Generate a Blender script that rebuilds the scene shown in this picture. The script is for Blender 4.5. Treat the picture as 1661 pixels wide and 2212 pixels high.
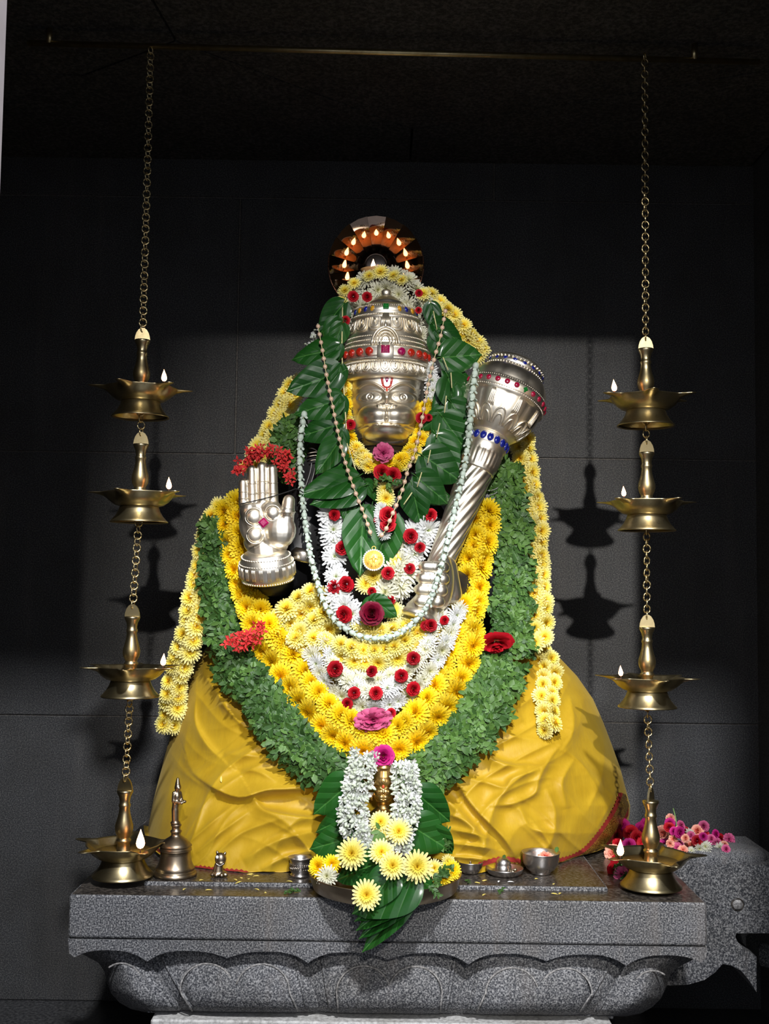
import bpy, math, random
import numpy as np
from mathutils import Matrix, Vector

random.seed(11)
RNG = np.random.default_rng(11)
for _o in list(bpy.data.objects):
    bpy.data.objects.remove(_o)
SC = bpy.context.scene
COL = SC.collection
PI = math.pi

# ------------------------------------------------------------------ camera
F = 2420.0
CAM = np.array([0.0, -2.10, 0.94])
PITCH, ROLL = math.radians(3.88), math.radians(0.75)
_f = np.array([0, math.cos(PITCH), math.sin(PITCH)])
_r0 = np.array([1.0, 0, 0])
_u0 = np.array([0, -math.sin(PITCH), math.cos(PITCH)])
_r = _r0 * math.cos(ROLL) + _u0 * math.sin(ROLL)
_u = _u0 * math.cos(ROLL) - _r0 * math.sin(ROLL)
cam = bpy.data.cameras.new('camera')
cam.sensor_fit = 'HORIZONTAL'
cam.sensor_width = 36.0
cam.lens = F / 1661.0 * 36.0
cam.clip_start = 0.05
camo = bpy.data.objects.new('camera', cam)
COL.objects.link(camo)
camo.matrix_world = Matrix(((_r[0], _u[0], -_f[0], CAM[0]), (_r[1], _u[1], -_f[1], CAM[1]),
                            (_r[2], _u[2], -_f[2], CAM[2]), (0, 0, 0, 1)))
SC.camera = camo

# ------------------------------------------------------------------ world, lamps of the hall, exposure
W = bpy.data.worlds.new('hall_air')
SC.world = W
W.use_nodes = True
W.node_tree.nodes['Background'].inputs[0].default_value = (0.80, 0.86, 1.0, 1)
W.node_tree.nodes['Background'].inputs[1].default_value = 1.1


def spot(name, loc, target, power, angle, blend, radius, color):
    l = bpy.data.lights.new(name, 'SPOT')
    l.energy = power
    l.spot_size = math.radians(angle)
    l.spot_blend = blend
    l.shadow_soft_size = radius
    l.color = color
    o = bpy.data.objects.new(name, l)
    COL.objects.link(o)
    o.location = loc
    o.rotation_euler = (Vector(target) - Vector(loc)).to_track_quat('-Z', 'Y').to_euler()
    return o


spot('hall_flood_lamp', (0.35, -5.0, 2.64), (0.19, 0.3, 0.92), 1250, 20, 1.0, 0.04, (1.0, 0.97, 0.93))
spot('hall_ceiling_lamp', (0.21, -2.49, 2.94), (0.0, 0.0, 0.55), 560, 70, 0.6, 0.08, (0.93, 0.95, 1.0))
SC.view_settings.view_transform = 'Standard'
SC.view_settings.look = 'None'
SC.view_settings.exposure = 0.0
SC.view_settings.gamma = 1.0
SC.view_settings.use_curve_mapping = False


# ------------------------------------------------------------------ helpers
def at(px, py, Y):
    """point of the plane y = Y seen at a pixel of the photograph"""
    px, py, Y = np.broadcast_arrays(np.asarray(px, float), np.asarray(py, float), np.asarray(Y, float))
    d = (px[..., None] - 830.5) / F * _r + (1106.0 - py[..., None]) / F * _u + _f
    t = (Y - CAM[1]) / d[..., 1]
    return CAM + d * t[..., None]


def on(px, py, z):
    """point of the level plane z seen at a pixel"""
    d = (px - 830.5) / F * _r + (1106.0 - py) / F * _u + _f
    return CAM + d * ((z - CAM[2]) / d[2])


def kpx(Y):
    return (Y - CAM[1]) / F


WM = {}


def mesh_of(name, V, Fc, smooth=True):
    me = bpy.data.meshes.new(name)
    me.from_pydata([tuple(map(float, v)) for v in V], [], [tuple(map(int, f)) for f in Fc])
    if smooth:
        me.polygons.foreach_set('use_smooth', [True] * len(me.polygons))
    me.update()
    return me


def obj(name, me, m=None, parent=None, M=None, local=False):
    """link a mesh as an object; M is its world matrix (or local to the parent)"""
    o = bpy.data.objects.new(name, me)
    COL.objects.link(o)
    if m is not None and len(me.materials) == 0:
        me.materials.append(m)
    M = Matrix.Identity(4) if M is None else M
    if parent is not None:
        o.parent = parent
        if not local:
            o.matrix_parent_inverse = WM[parent.name].inverted()
    o.matrix_basis = M
    WM[o.name] = (WM[parent.name] @ M) if (local and parent is not None) else M
    return o


def thing(name, label, cat, loc=(0, 0, 0), group=None):
    o = bpy.data.objects.new(name, None)
    o.empty_display_size = 0.02
    COL.objects.link(o)
    o.location = loc
    WM[o.name] = Matrix.Translation(loc)
    return tag(o, label, cat, group)


def tag(o, label, cat=None, group=None, kind=None):
    o['label'] = label
    if cat:
        o['category'] = cat
    if group:
        o['group'] = group
    if kind:
        o['kind'] = kind
    return o


def struct(name, me, m, label):
    o = obj(name, me, m)
    o['label'] = label
    o['category'] = name.split('_')[0]
    o['kind'] = 'structure'
    return o


class MB:
    """collects shapes into one mesh"""

    def __init__(s):
        s.V, s.F = [], []

    def add(s, V, Fc):
        n = len(s.V)
        s.V.extend([tuple(map(float, v)) for v in V])
        s.F.extend([tuple(int(i) + n for i in f) for f in Fc])
        return s

    def box(s, lo, hi, bev=0.0):
        (x0, y0, z0), (x1, y1, z1) = lo, hi
        if bev <= 0:
            V = [(x, y, z) for z in (z0, z1) for y in (y0, y1) for x in (x0, x1)]
            return s.add(V, [(0, 2, 3, 1), (4, 5, 7, 6), (0, 1, 5, 4), (2, 6, 7, 3), (0, 4, 6, 2), (1, 3, 7, 5)])
        b = bev
        ring = lambda i: [(x0 + i + b, y0 + i), (x1 - i - b, y0 + i), (x1 - i, y0 + i + b), (x1 - i, y1 - i - b),
                          (x1 - i - b, y1 - i), (x0 + i + b, y1 - i), (x0 + i, y1 - i - b), (x0 + i, y0 + i + b)]
        V, Fc = [], []
        for z, i in ((z0, b * .6), (z0 + b, 0), (z1 - b, 0), (z1, b * .6)):
            V += [(x, y, z) for x, y in ring(i)]
        for k in range(3):
            for j in range(8):
                Fc.append((k * 8 + j, k * 8 + (j + 1) % 8, k * 8 + 8 + (j + 1) % 8, k * 8 + 8 + j))
        Fc.append(tuple(range(7, -1, -1)))
        Fc.append(tuple(range(24, 32)))
        return s.add(V, Fc)

    def mesh(s, name, smooth=True):
        return mesh_of(name, s.V, s.F, smooth)


def grid(P, close_u=False, close_v=False):
    """verts (rows, cols, 3) -> V, F"""
    P = np.asarray(P, float)
    nv, nu = P.shape[:2]
    V = P.reshape(-1, 3)
    Fc = []
    for j in range(nv if close_v else nv - 1):
        j2 = (j + 1) % nv
        for i in range(nu if close_u else nu - 1):
            i2 = (i + 1) % nu
            Fc.append((j * nu + i, j * nu + i2, j2 * nu + i2, j2 * nu + i))
    return V, Fc


def lathe(prof, n=40, rmod=None, cap=True):
    """profile of (r, z) from bottom to top around z; rmod(theta, r, z) may change the radius"""
    th = np.linspace(0, 2 * PI, n, endpoint=False)
    P = np.zeros((len(prof), n, 3))
    for j, (r, z) in enumerate(prof):
        rr = np.full(n, float(r))
        if rmod is not None:
            rr = rmod(th, r, z, j)
        P[j, :, 0] = rr * np.cos(th)
        P[j, :, 1] = rr * np.sin(th)
        P[j, :, 2] = z
    V, Fc = grid(P, close_u=True)
    if cap:
        if prof[0][0] > 1e-6:
            Fc.append(tuple(range(n - 1, -1, -1)))
        if prof[-1][0] > 1e-6:
            o = (len(prof) - 1) * n
            Fc.append(tuple(range(o, o + n)))
    return V, Fc


def smooth_path(pts, n):
    """Catmull-Rom through points (any dimension), n samples even in length"""
    P = np.asarray(pts, float)
    if len(P) == 2:
        Q = P[0] + (P[1] - P[0]) * np.linspace(0, 1, 200)[:, None]
    else:
        E = np.vstack([2 * P[0] - P[1], P, 2 * P[-1] - P[-2]])
        Q = []
        for i in range(1, len(E) - 2):
            t = np.linspace(0, 1, 40, endpoint=False)[:, None]
            a, b, c, d = E[i - 1], E[i], E[i + 1], E[i + 2]
            Q.append(.5 * (2 * b + (c - a) * t + (2 * a - 5 * b + 4 * c - d) * t ** 2 + (3 * b - a - 3 * c + d) * t ** 3))
        Q = np.vstack(Q + [P[-1:]])
    L = np.concatenate([[0], np.cumsum(np.linalg.norm(np.diff(Q, axis=0), axis=1))])
    s = np.linspace(0, L[-1], n)
    return np.stack([np.interp(s, L, Q[:, k]) for k in range(Q.shape[1])], 1)


def tube(pts, r, n=8, closed=False):
    P = np.asarray(pts, float)
    m = len(P)
    r = np.broadcast_to(np.asarray(r, float), (m,))
    if closed:
        T = np.roll(P, -1, 0) - np.roll(P, 1, 0)
    else:
        T = np.gradient(P, axis=0)
    T /= np.linalg.norm(T, axis=1)[:, None] + 1e-12
    ref = np.array([0, 0, 1.0])
    if abs(T[:, 2]).mean() > .8:
        ref = np.array([0, 1.0, 0])
    R = np.zeros((m, n, 3))
    a = np.linspace(0, 2 * PI, n, endpoint=False)
    for i in range(m):
        u = np.cross(ref, T[i])
        if np.linalg.norm(u) < 1e-4:
            u = np.cross([1, 0, 0], T[i])
        u /= np.linalg.norm(u)
        v = np.cross(T[i], u)
        R[i] = P[i] + r[i] * (np.cos(a)[:, None] * u + np.sin(a)[:, None] * v)
    V, Fc = grid(R, close_u=True, close_v=closed)
    if not closed:
        Fc.append(tuple(range(n - 1, -1, -1)))
        Fc.append(tuple(range((m - 1) * n, m * n)))
    return V, Fc


def ball(c, r, nu=12, nv=8):
    r = np.broadcast_to(np.asarray(r, float), (3,))
    prof = [(math.sin(t), -math.cos(t)) for t in np.linspace(0.05, PI - 0.05, nv)]
    V, Fc = lathe(prof, nu)
    return np.asarray(V) * r + np.asarray(c), Fc


def prism(poly, y0, y1):
    """outline of (x, z) extruded from y0 to y1"""
    n = len(poly)
    V = [(x, y0, z) for x, z in poly] + [(x, y1, z) for x, z in poly]
    Fc = [tuple(range(n)), tuple(range(2 * n - 1, n - 1, -1))]
    Fc += [(i, i + n, (i + 1) % n + n, (i + 1) % n) for i in range(n)]
    return V, Fc


def capsule(a, b, ra, rb, n=12):
    a, b = np.asarray(a, float), np.asarray(b, float)
    d = b - a
    L = np.linalg.norm(d)
    d = d / L
    pts, rad = [], []
    for t in np.linspace(-PI / 2 + .1, 0, 5):
        pts.append(a + d * ra * math.sin(t)); rad.append(ra * math.cos(t))
    for t in np.linspace(0, PI / 2 - .1, 5):
        pts.append(b + d * rb * math.sin(t)); rad.append(rb * math.cos(t))
    pts[5] = b if False else pts[5]
    return tube(pts, rad, n)


def melt(shapes, voxel, smooth=4, name='melt', subd=0):
    """join overlapping closed shapes into one skin"""
    mb = MB()
    for V, Fc in shapes:
        mb.add(V, Fc)
    me = mb.mesh(name)
    o = bpy.data.objects.new('melting', me)
    COL.objects.link(o)
    rm = o.modifiers.new('r', 'REMESH')
    rm.mode = 'VOXEL'
    rm.voxel_size = voxel
    if smooth:
        sm = o.modifiers.new('s', 'SMOOTH')
        sm.factor = .5
        sm.iterations = smooth
    dg = bpy.context.evaluated_depsgraph_get()
    dg.update()
    out = bpy.data.meshes.new_from_object(o.evaluated_get(dg))
    out.name = name
    out.polygons.foreach_set('use_smooth', [True] * len(out.polygons))
    bpy.data.objects.remove(o)
    bpy.data.meshes.remove(me)
    return out


def frame(n, up=(0, 0, 1), spin=0.0, s=1.0, loc=(0, 0, 0)):
    """matrix whose local z is n, local y is near up"""
    n = Vector(n).normalized()
    up = Vector(up)
    x = up.cross(n)
    if x.length < 1e-4:
        x = Vector((1, 0, 0)).cross(n)
    x.normalize()
    y = n.cross(x)
    R = Matrix((x, y, n)).transposed().to_4x4()
    return Matrix.Translation(Vector([float(c) for c in loc])) @ R @ Matrix.Rotation(spin, 4, 'Z') @ Matrix.Diagonal((s, s, s, 1) if np.isscalar(s) else (*s, 1))


def copy_tree(root, loc, label, group=None, rotz=0.0, s=1.0):
    r = root.copy()
    COL.objects.link(r)
    r.location = loc
    r.rotation_euler = (0, 0, rotz)
    r.scale = (s, s, s)
    r['label'] = label
    WM[r.name] = Matrix.Translation(loc) @ Matrix.Rotation(rotz, 4, 'Z')
    if group:
        r['group'] = group
    for ch in list(root.children):
        c = ch.copy()
        COL.objects.link(c)
        c.parent = r
        for g in ch.children:
            d = g.copy()
            COL.objects.link(d)
            d.parent = c
    return r


def sstep(a, b, x):
    t = np.clip((np.asarray(x, float) - a) / (b - a), 0, 1)
    return t * t * (3 - 2 * t)


def rnd(a, b):
    return random.uniform(a, b)


# ------------------------------------------------------------------ materials
class NT:
    def __init__(s, name):
        s.m = bpy.data.materials.new(name)
        s.m.use_nodes = True
        s.t = s.m.node_tree
        s.b = s.t.nodes['Principled BSDF']

    def n(s, typ, **kw):
        nd = s.t.nodes.new(typ)
        for k, v in kw.items():
            if k.startswith('i_'):
                key = k[2:]
                nd.inputs[int(key) if key.isdigit() else key].default_value = v
            else:
                setattr(nd, k, v)
        return nd

    def l(s, a, b):
        s.t.links.new(a, b)

    def ramp(s, fac, stops):
        r = s.n('ShaderNodeValToRGB')
        e = r.color_ramp.elements
        while len(e) < len(stops):
            e.new(0.5)
        for i, (p, c) in enumerate(stops):
            e[i].position = p
            e[i].color = (*c, 1)
        s.l(fac, r.inputs[0])
        return r.outputs[0]

    def mix(s, fac, a, b, mode='MIX'):
        m = s.n('ShaderNodeMix', data_type='RGBA', blend_type=mode)
        for sock, v in ((m.inputs[0], fac), (m.inputs[6], a), (m.inputs[7], b)):
            if hasattr(v, 'links'):
                s.l(v, sock)
            elif isinstance(v, tuple):
                sock.default_value = (*v, 1)
            else:
                sock.default_value = v
        return m.outputs[2]

    def bump(s, h, strength, dist):
        b = s.n('ShaderNodeBump')
        b.inputs['Strength'].default_value = strength
        b.inputs['Distance'].default_value = dist
        s.l(h, b.inputs['Height'])
        s.l(b.outputs[0], s.b.inputs['Normal'])

    def set(s, **kw):
        for k, v in kw.items():
            k = k.replace('_', ' ')
            s.b.inputs[k].default_value = (*v, 1) if isinstance(v, tuple) and len(v) == 3 else v

    def noise(s, scale, detail=3, rough=.55, coord=None):
        nd = s.n('ShaderNodeTexNoise')
        nd.inputs['Scale'].default_value = scale
        nd.inputs['Detail'].default_value = detail
        nd.inputs['Roughness'].default_value = rough
        if coord is not None:
            s.l(coord, nd.inputs['Vector'])
        return nd.outputs['Fac']

    def coord(s):
        return s.n('ShaderNodeTexCoord').outputs['Object']


def granite(name, dark, mid, light, scale, rough=.6, bump=.25, stain=0.0, spec=.4):
    g = NT(name)
    co = g.coord()
    a = g.noise(scale, 4, .65, co)
    col = g.ramp(a, [(.38, dark), (.5, mid), (.62, light)])
    big = g.noise(7, 4, .6, co)
    col = g.mix(g.ramp(big, [(.35, (0, 0, 0)), (.7, (1, 1, 1))]), col, g.mix(1.0, col, (.72, .70, .66), 'MULTIPLY'))
    if stain:
        mp = g.n('ShaderNodeMapping')
        mp.inputs['Scale'].default_value = (9, 9, .8)
        g.l(co, mp.inputs['Vector'])
        st = g.noise(2.5, 4, .6, mp.outputs[0])
        col = g.mix(g.ramp(st, [(.52, (0, 0, 0)), (.72, (stain, stain, stain))]), col, (.20, .17, .145))
    g.l(col, g.b.inputs['Base Color'])
    g.set(Roughness=rough)
    g.b.inputs['Specular IOR Level'].default_value = spec
    g.bump(a, bump, .002)
    return g.m


def metal(name, c1, c2, rough, scale=60, bump=.05, tarnish=.5, metallic=1.0):
    g = NT(name)
    co = g.coord()
    a = g.noise(scale * .25, 5, .65, co)
    g.l(g.ramp(a, [(.5 - tarnish * .3, c2), (.5 + tarnish * .25, c1)]), g.b.inputs['Base Color'])
    g.set(Metallic=metallic)
    rr = g.n('ShaderNodeMapRange')
    rr.inputs[1].default_value, rr.inputs[2].default_value = .3, .7
    rr.inputs[3].default_value, rr.inputs[4].default_value = rough * 1.35, rough * .8
    g.l(a, rr.inputs[0])
    g.l(rr.outputs[0], g.b.inputs['Roughness'])
    g.bump(g.noise(scale, 3, .5, co), bump, .001)
    return g.m


def plain(name, c, rough=.5, metallic=0.0, spec=.5, coat=0.0, vary=.12, scale=80):
    g = NT(name)
    co = g.coord()
    a = g.noise(scale, 3, .5, co)
    lo = tuple(x * (1 - vary) for x in c)
    hi = tuple(min(1, x * (1 + vary)) for x in c)
    g.l(g.ramp(a, [(.35, lo), (.65, hi)]), g.b.inputs['Base Color'])
    g.set(Roughness=rough, Metallic=metallic)
    g.b.inputs['Specular IOR Level'].default_value = spec
    if coat:
        g.b.inputs['Coat Weight'].default_value = coat
        g.b.inputs['Coat Roughness'].default_value = .05
    return g.m


def petal_mat(name, centre, inner, outer, stops=(.0, .32, .75), rough=.55, vary=.25, trans=.25):
    """blossom colour running from the heart of the flower to the petal tips"""
    g = NT(name)
    co = g.coord()
    sx = g.n('ShaderNodeSeparateXYZ')
    g.l(co, sx.inputs[0])
    cx = g.n('ShaderNodeCombineXYZ')
    g.l(sx.outputs[0], cx.inputs[0])
    g.l(sx.outputs[1], cx.inputs[1])
    ln = g.n('ShaderNodeVectorMath', operation='LENGTH')
    g.l(cx.outputs[0], ln.inputs[0])
    col = g.ramp(ln.outputs['Value'], [(stops[0], centre), (stops[1], inner), (stops[2], outer)])
    inf = g.n('ShaderNodeObjectInfo')
    hs = g.n('ShaderNodeHueSaturation')
    mr = g.n('ShaderNodeMapRange')
    mr.inputs[3].default_value, mr.inputs[4].default_value = 1 - vary, 1 + vary * .4
    g.l(inf.outputs['Random'], mr.inputs[0])
    g.l(mr.outputs[0], hs.inputs['Value'])
    g.l(col, hs.inputs['Color'])
    g.l(hs.outputs[0], g.b.inputs['Base Color'])
    g.set(Roughness=rough)
    g.b.inputs['Specular IOR Level'].default_value = .12
    if trans:
        tr = g.n('ShaderNodeBsdfTranslucent')
        g.l(hs.outputs[0], tr.inputs[0])
        mx = g.n('ShaderNodeMixShader')
        mx.inputs[0].default_value = trans
        g.l(g.b.outputs[0], mx.inputs[1])
        g.l(tr.outputs[0], mx.inputs[2])
        g.l(mx.outputs[0], g.t.nodes['Material Output'].inputs[0])
    return g.m


def leaf_mat(name, c1, c2, vein, rough, spec, coat):
    g = NT(name)
    co = g.coord()
    inf = g.n('ShaderNodeObjectInfo')
    col = g.mix(inf.outputs['Random'], c1, c2)
    a = g.noise(9, 3, .6, co)
    col = g.mix(g.ramp(a, [(.4, (0, 0, 0)), (.75, (.5, .5, .5))]), col, c2)
    sx = g.n('ShaderNodeSeparateXYZ')
    g.l(co, sx.inputs[0])
    ab = g.n('ShaderNodeMath', operation='ABSOLUTE')
    g.l(sx.outputs[0], ab.inputs[0])
    col = g.mix(g.ramp(ab.outputs[0], [(.004, (.85, .85, .85)), (.016, (0, 0, 0))]), col, vein)
    if coat:
        # side veins running out and forward from the midrib
        mul = g.n('ShaderNodeMath', operation='MULTIPLY', i_1=1.25)
        g.l(ab.outputs[0], mul.inputs[0])
        dif = g.n('ShaderNodeMath', operation='SUBTRACT')
        g.l(sx.outputs[1], dif.inputs[0])
        g.l(mul.outputs[0], dif.inputs[1])
        sc_ = g.n('ShaderNodeMath', operation='MULTIPLY', i_1=3.0)
        g.l(dif.outputs[0], sc_.inputs[0])
        pp_ = g.n('ShaderNodeMath', operation='PINGPONG', i_1=.5)
        g.l(sc_.outputs[0], pp_.inputs[0])
        vn = g.ramp(pp_.outputs[0], [(.0, (0, 0, 0)), (.07, (.6, .6, .6)), (.5, (1, 1, 1))])
        col = g.mix(g.ramp(pp_.outputs[0], [(.01, (.3, .3, .3)), (.04, (0, 0, 0))]), col, vein)
        g.bump(vn, .22, .02)
    g.l(col, g.b.inputs['Base Color'])
    g.set(Roughness=rough)
    g.b.inputs['Specular IOR Level'].default_value = spec
    if coat:
        g.b.inputs['Coat Weight'].default_value = coat
        g.b.inputs['Coat Roughness'].default_value = .16
    return g.m


def gem(name, c):
    g = NT(name)
    co = g.coord()
    v = g.n('ShaderNodeTexVoronoi')
    v.inputs['Scale'].default_value = 3.0
    g.l(co, v.inputs['Vector'])
    hi = tuple(min(1, x * 1.5 + .02) for x in c)
    g.l(g.ramp(v.outputs['Distance'], [(.1, hi), (.6, c)]), g.b.inputs['Base Color'])
    g.set(Roughness=.08)
    g.b.inputs['Coat Weight'].default_value = 1.0
    g.b.inputs['Coat Roughness'].default_value = .03
    g.b.inputs['Specular IOR Level'].default_value = .8
    return g.m


def flame_mat():
    g = NT('flame')
    g.set(Base_Color=(1, .6, .3))
    co = g.coord()
    sx = g.n('ShaderNodeSeparateXYZ')
    g.l(co, sx.inputs[0])
    g.l(g.ramp(sx.outputs[2], [(.0, (1, .30, .12)), (.18, (1, .47, .20)), (.95, (1, .42, .17))]), g.b.inputs['Emission Color'])
    g.b.inputs['Emission Strength'].default_value = 22
    return g.m


def silk_mat(name, c1, c2):
    g = NT(name)
    co = g.coord()
    a = g.noise(14, 4, .6, co)
    g.l(g.ramp(a, [(.3, c1), (.7, c2)]), g.b.inputs['Base Color'])
    g.set(Roughness=.56)
    g.b.inputs['Sheen Weight'].default_value = .12
    g.b.inputs['Sheen Tint'].default_value = (1, .8, .35, 1)
    g.b.inputs['Specular IOR Level'].default_value = .35
    mp = g.n('ShaderNodeMapping')
    mp.inputs['Scale'].default_value = (40, 40, 9)
    mp.inputs['Rotation'].default_value = (0, .5, 0)
    g.l(co, mp.inputs['Vector'])
    g.bump(g.noise(2, 5, .6, mp.outputs[0]), .22, .004)
    return g.m


def brocade_mat():
    g = NT('gold_brocade')
    co = g.coord()
    v = g.n('ShaderNodeTexVoronoi')
    v.inputs['Scale'].default_value = 420
    g.l(co, v.inputs['Vector'])
    g.l(g.ramp(v.outputs['Distance'], [(.2, (.85, .55, .10)), (.6, (.25, .11, .015))]), g.b.inputs['Base Color'])
    g.set(Roughness=.35, Metallic=.6)
    g.bump(v.outputs['Distance'], .4, .001)
    return g.m


def black_stone():
    g = NT('black_stone')
    co = g.coord()
    a = g.noise(30, 4, .6, co)
    g.l(g.ramp(a, [(.3, (.004, .004, .005)), (.75, (.016, .016, .018))]), g.b.inputs['Base Color'])
    g.set(Roughness=.45)
    g.bump(a, .05, .002)
    return g.m


M = {}
M['wall'] = granite('wall_granite', (.014, .014, .016), (.038, .038, .039), (.095, .093, .088), 380, .7, .25, .06)
M['mortar'] = granite('mortar', (.07, .065, .06), (.11, .10, .09), (.16, .15, .14), 300, .9, .3)
M['ceiling'] = granite('ceiling_granite', (.02, .02, .021), (.05, .048, .047), (.1, .097, .092), 150, .8, .2)
M['plinth'] = granite('plinth_granite', (.022, .024, .030), (.105, .105, .110), (.34, .335, .33), 380, .75, .25, .3, .25)
M['worn'] = granite('worn_granite', (.12, .115, .11), (.24, .23, .22), (.42, .40, .38), 230, .7, .2)
M['wet'] = granite('wet_granite', (.014, .012, .011), (.045, .038, .032), (.10, .085, .07), 180, .28, .15, .2)
M['pale'] = granite('pale_stone', (.35, .34, .32), (.5, .49, .47), (.62, .61, .58), 150, .6, .1)
M['plaster'] = plain('jamb_plaster', (.30, .265, .26), .8, vary=.08, scale=20)
M['floor'] = granite('floor_granite', (.02, .02, .022), (.045, .045, .047), (.08, .08, .08), 150, .4, .1)
M['silver'] = metal('silver', (.97, .91, .79), (.82, .74, .60), .36, 45, .05, .6)
M['old_silver'] = metal('tarnished_silver', (.45, .41, .35), (.16, .135, .11), .30, 60, .1, .6)
M['steel'] = metal('bowl_silver', (.66, .63, .60), (.42, .39, .36), .30, 70, .06, .5)
M['brass'] = metal('brass', (.54, .45, .26), (.24, .185, .09), .32, 70, .08, .6)
M['chain'] = metal('chain_brass', (.66, .54, .29), (.40, .30, .14), .35, 90, .1, .5)
M['idol'] = metal('idol_brass', (.70, .46, .17), (.33, .19, .06), .28, 120, .08, .6)
M['bell'] = metal('bell_bronze', (.38, .31, .22), (.15, .115, .08), .34, 60, .08, .6)
M['copper'] = metal('reflector_rim_copper', (.42, .20, .12), (.20, .085, .05), .4, 90, .2, .6)
M['mirror'] = metal('reflector_plate', (.34, .25, .20), (.30, .22, .17), .035, 30, .0, .3)
M['plate'] = metal('plate_bronze', (.46, .37, .26), (.24, .18, .12), .36, 40, .1, .6)
M['black'] = black_stone()
M['engraved'] = plain('engraved_line', (.25, .25, .25), .7)
M['thread'] = plain('black_thread', (.006, .006, .006), .8)
M['string'] = plain('garland_string', (.28, .24, .12), .8)
M['silk'] = silk_mat('yellow_silk', (.36, .215, .005), (.45, .285, .012))
M['red_cloth'] = plain('red_hem', (.33, .028, .02), .6)
M['brocade'] = brocade_mat()
M['flame'] = flame_mat()
M['wick'] = plain('burnt_wick', (.03, .02, .015), .9)
M['oil'] = plain('lamp_oil', (.18, .10, .02), .08, spec=.7)
M['bright'] = petal_mat('bright_yellow_petals', (.80, .47, .002), (.88, .62, .008), (.92, .74, .06), (.0, .45, .95))
M['paley'] = petal_mat('pale_yellow_petals', (.84, .54, .006), (.90, .74, .10), (.90, .83, .36), (.0, .35, .85))
M['cream'] = petal_mat('cream_petals', (.56, .56, .20), (.70, .68, .46), (.72, .71, .58), (.0, .2, .6), vary=.15)
M['whitep'] = petal_mat('white_petals', (.50, .58, .18), (.70, .71, .64), (.73, .74, .735), (.0, .16, .5), vary=.12)
M['jasmine'] = petal_mat('jasmine_petals', (.54, .62, .42), (.68, .70, .66), (.73, .74, .73), (.0, .3, .8), vary=.15)
M['mint'] = petal_mat('crown_flower_petals', (.42, .55, .42), (.56, .66, .57), (.65, .72, .66), (.0, .3, .8), vary=.15, rough=.4)
M['rose'] = petal_mat('red_rose_petals', (.24, .002, .006), (.32, .004, .010), (.40, .008, .016), vary=.3, trans=.12)
M['maroon'] = petal_mat('maroon_rose_petals', (.085, .001, .007), (.11, .0015, .011), (.15, .003, .02), vary=.2, trans=.1)
M['magenta'] = petal_mat('magenta_rose_petals', (.26, .003, .07), (.36, .006, .11), (.44, .02, .17), vary=.2, trans=.15)
M['pink'] = petal_mat('pink_rose_petals', (.42, .03, .13), (.50, .06, .17), (.56, .11, .23), vary=.2, trans=.15)
M['salmon'] = petal_mat('salmon_rose_petals', (.65, .12, .08), (.72, .22, .15), (.76, .36, .26), vary=.25, trans=.15)
M['coral'] = petal_mat('coral_petals', (.45, .02, .02), (.56, .03, .03), (.62, .05, .05), vary=.2, trans=.15)
M['tulsi'] = leaf_mat('basil_leaf', (.040, .098, .014), (.080, .165, .032), (.14, .26, .08), .55, .35, 0)
M['tulsi2'] = leaf_mat('dark_basil_leaf', (.020, .060, .010), (.042, .100, .020), (.10, .20, .06), .55, .35, 0)
M['betel'] = leaf_mat('betel_leaf', (.005, .040, .005), (.012, .072, .009), (.05, .16, .03), .42, .22, .30)
M['twig'] = plain('green_twig', (.14, .26, .07), .6)
M['straw'] = plain('straw_pin', (.55, .5, .25), .7)
M['bead'] = plain('pearl_bead', (.55, .38, .27), .25, spec=.7, coat=.6)
M['pend_rim'] = plain('pendant_beads', (.85, .80, .74), .25, coat=.5)
M['gold'] = metal('pendant_gold', (.95, .62, .14), (.70, .36, .04), .35, 300, .5, .6, .45)
M['ruby'] = gem('ruby_glass', (.26, .003, .06))
M['garnet'] = gem('garnet_glass', (.34, .012, .004))
M['rasp'] = gem('raspberry_glass', (.26, .003, .028))
M['sapphire'] = gem('sapphire_glass', (.003, .008, .16))
M['emerald'] = gem('emerald_glass', (.004, .12, .015))
M['topaz'] = gem('topaz_glass', (.45, .22, .004))
M['redpaint'] = plain('vermilion_paint', (.60, .06, .015), .4, coat=.3)
M['whitedot'] = plain('white_paste', (.8, .8, .78), .6)
M['dryp'] = plain('dry_petal', (.62, .5, .12), .6, vary=.2)
M['clay'] = plain('clay_bowl', (.55, .30, .12), .6)
# ------------------------------------------------------------------ the shrine room
YW = 0.50                                   # face of the back wall
XL, XR, ZC = -1.10, 0.865, 1.95
DOOR_Y0, DOOR_Y1 = -1.02, -0.87
DXL, DXR, DZ = -0.436, 0.526, 1.834


def box_mesh(name, lo, hi, bev=0.0):
    return MB().box(lo, hi, bev).mesh(name, smooth=False)


struct('floor', box_mesh('floor', (-3, -7, -.1), (3, .8, 0)), M['floor'], 'dark stone floor of the shrine room')
struct('ceiling', box_mesh('ceiling', (-1.3, -.87, ZC + .03), (1.1, .7, ZC + .15)), M['ceiling'], 'dark stone ceiling above the shrine')
CE = bpy.data.objects['ceiling']
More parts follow.
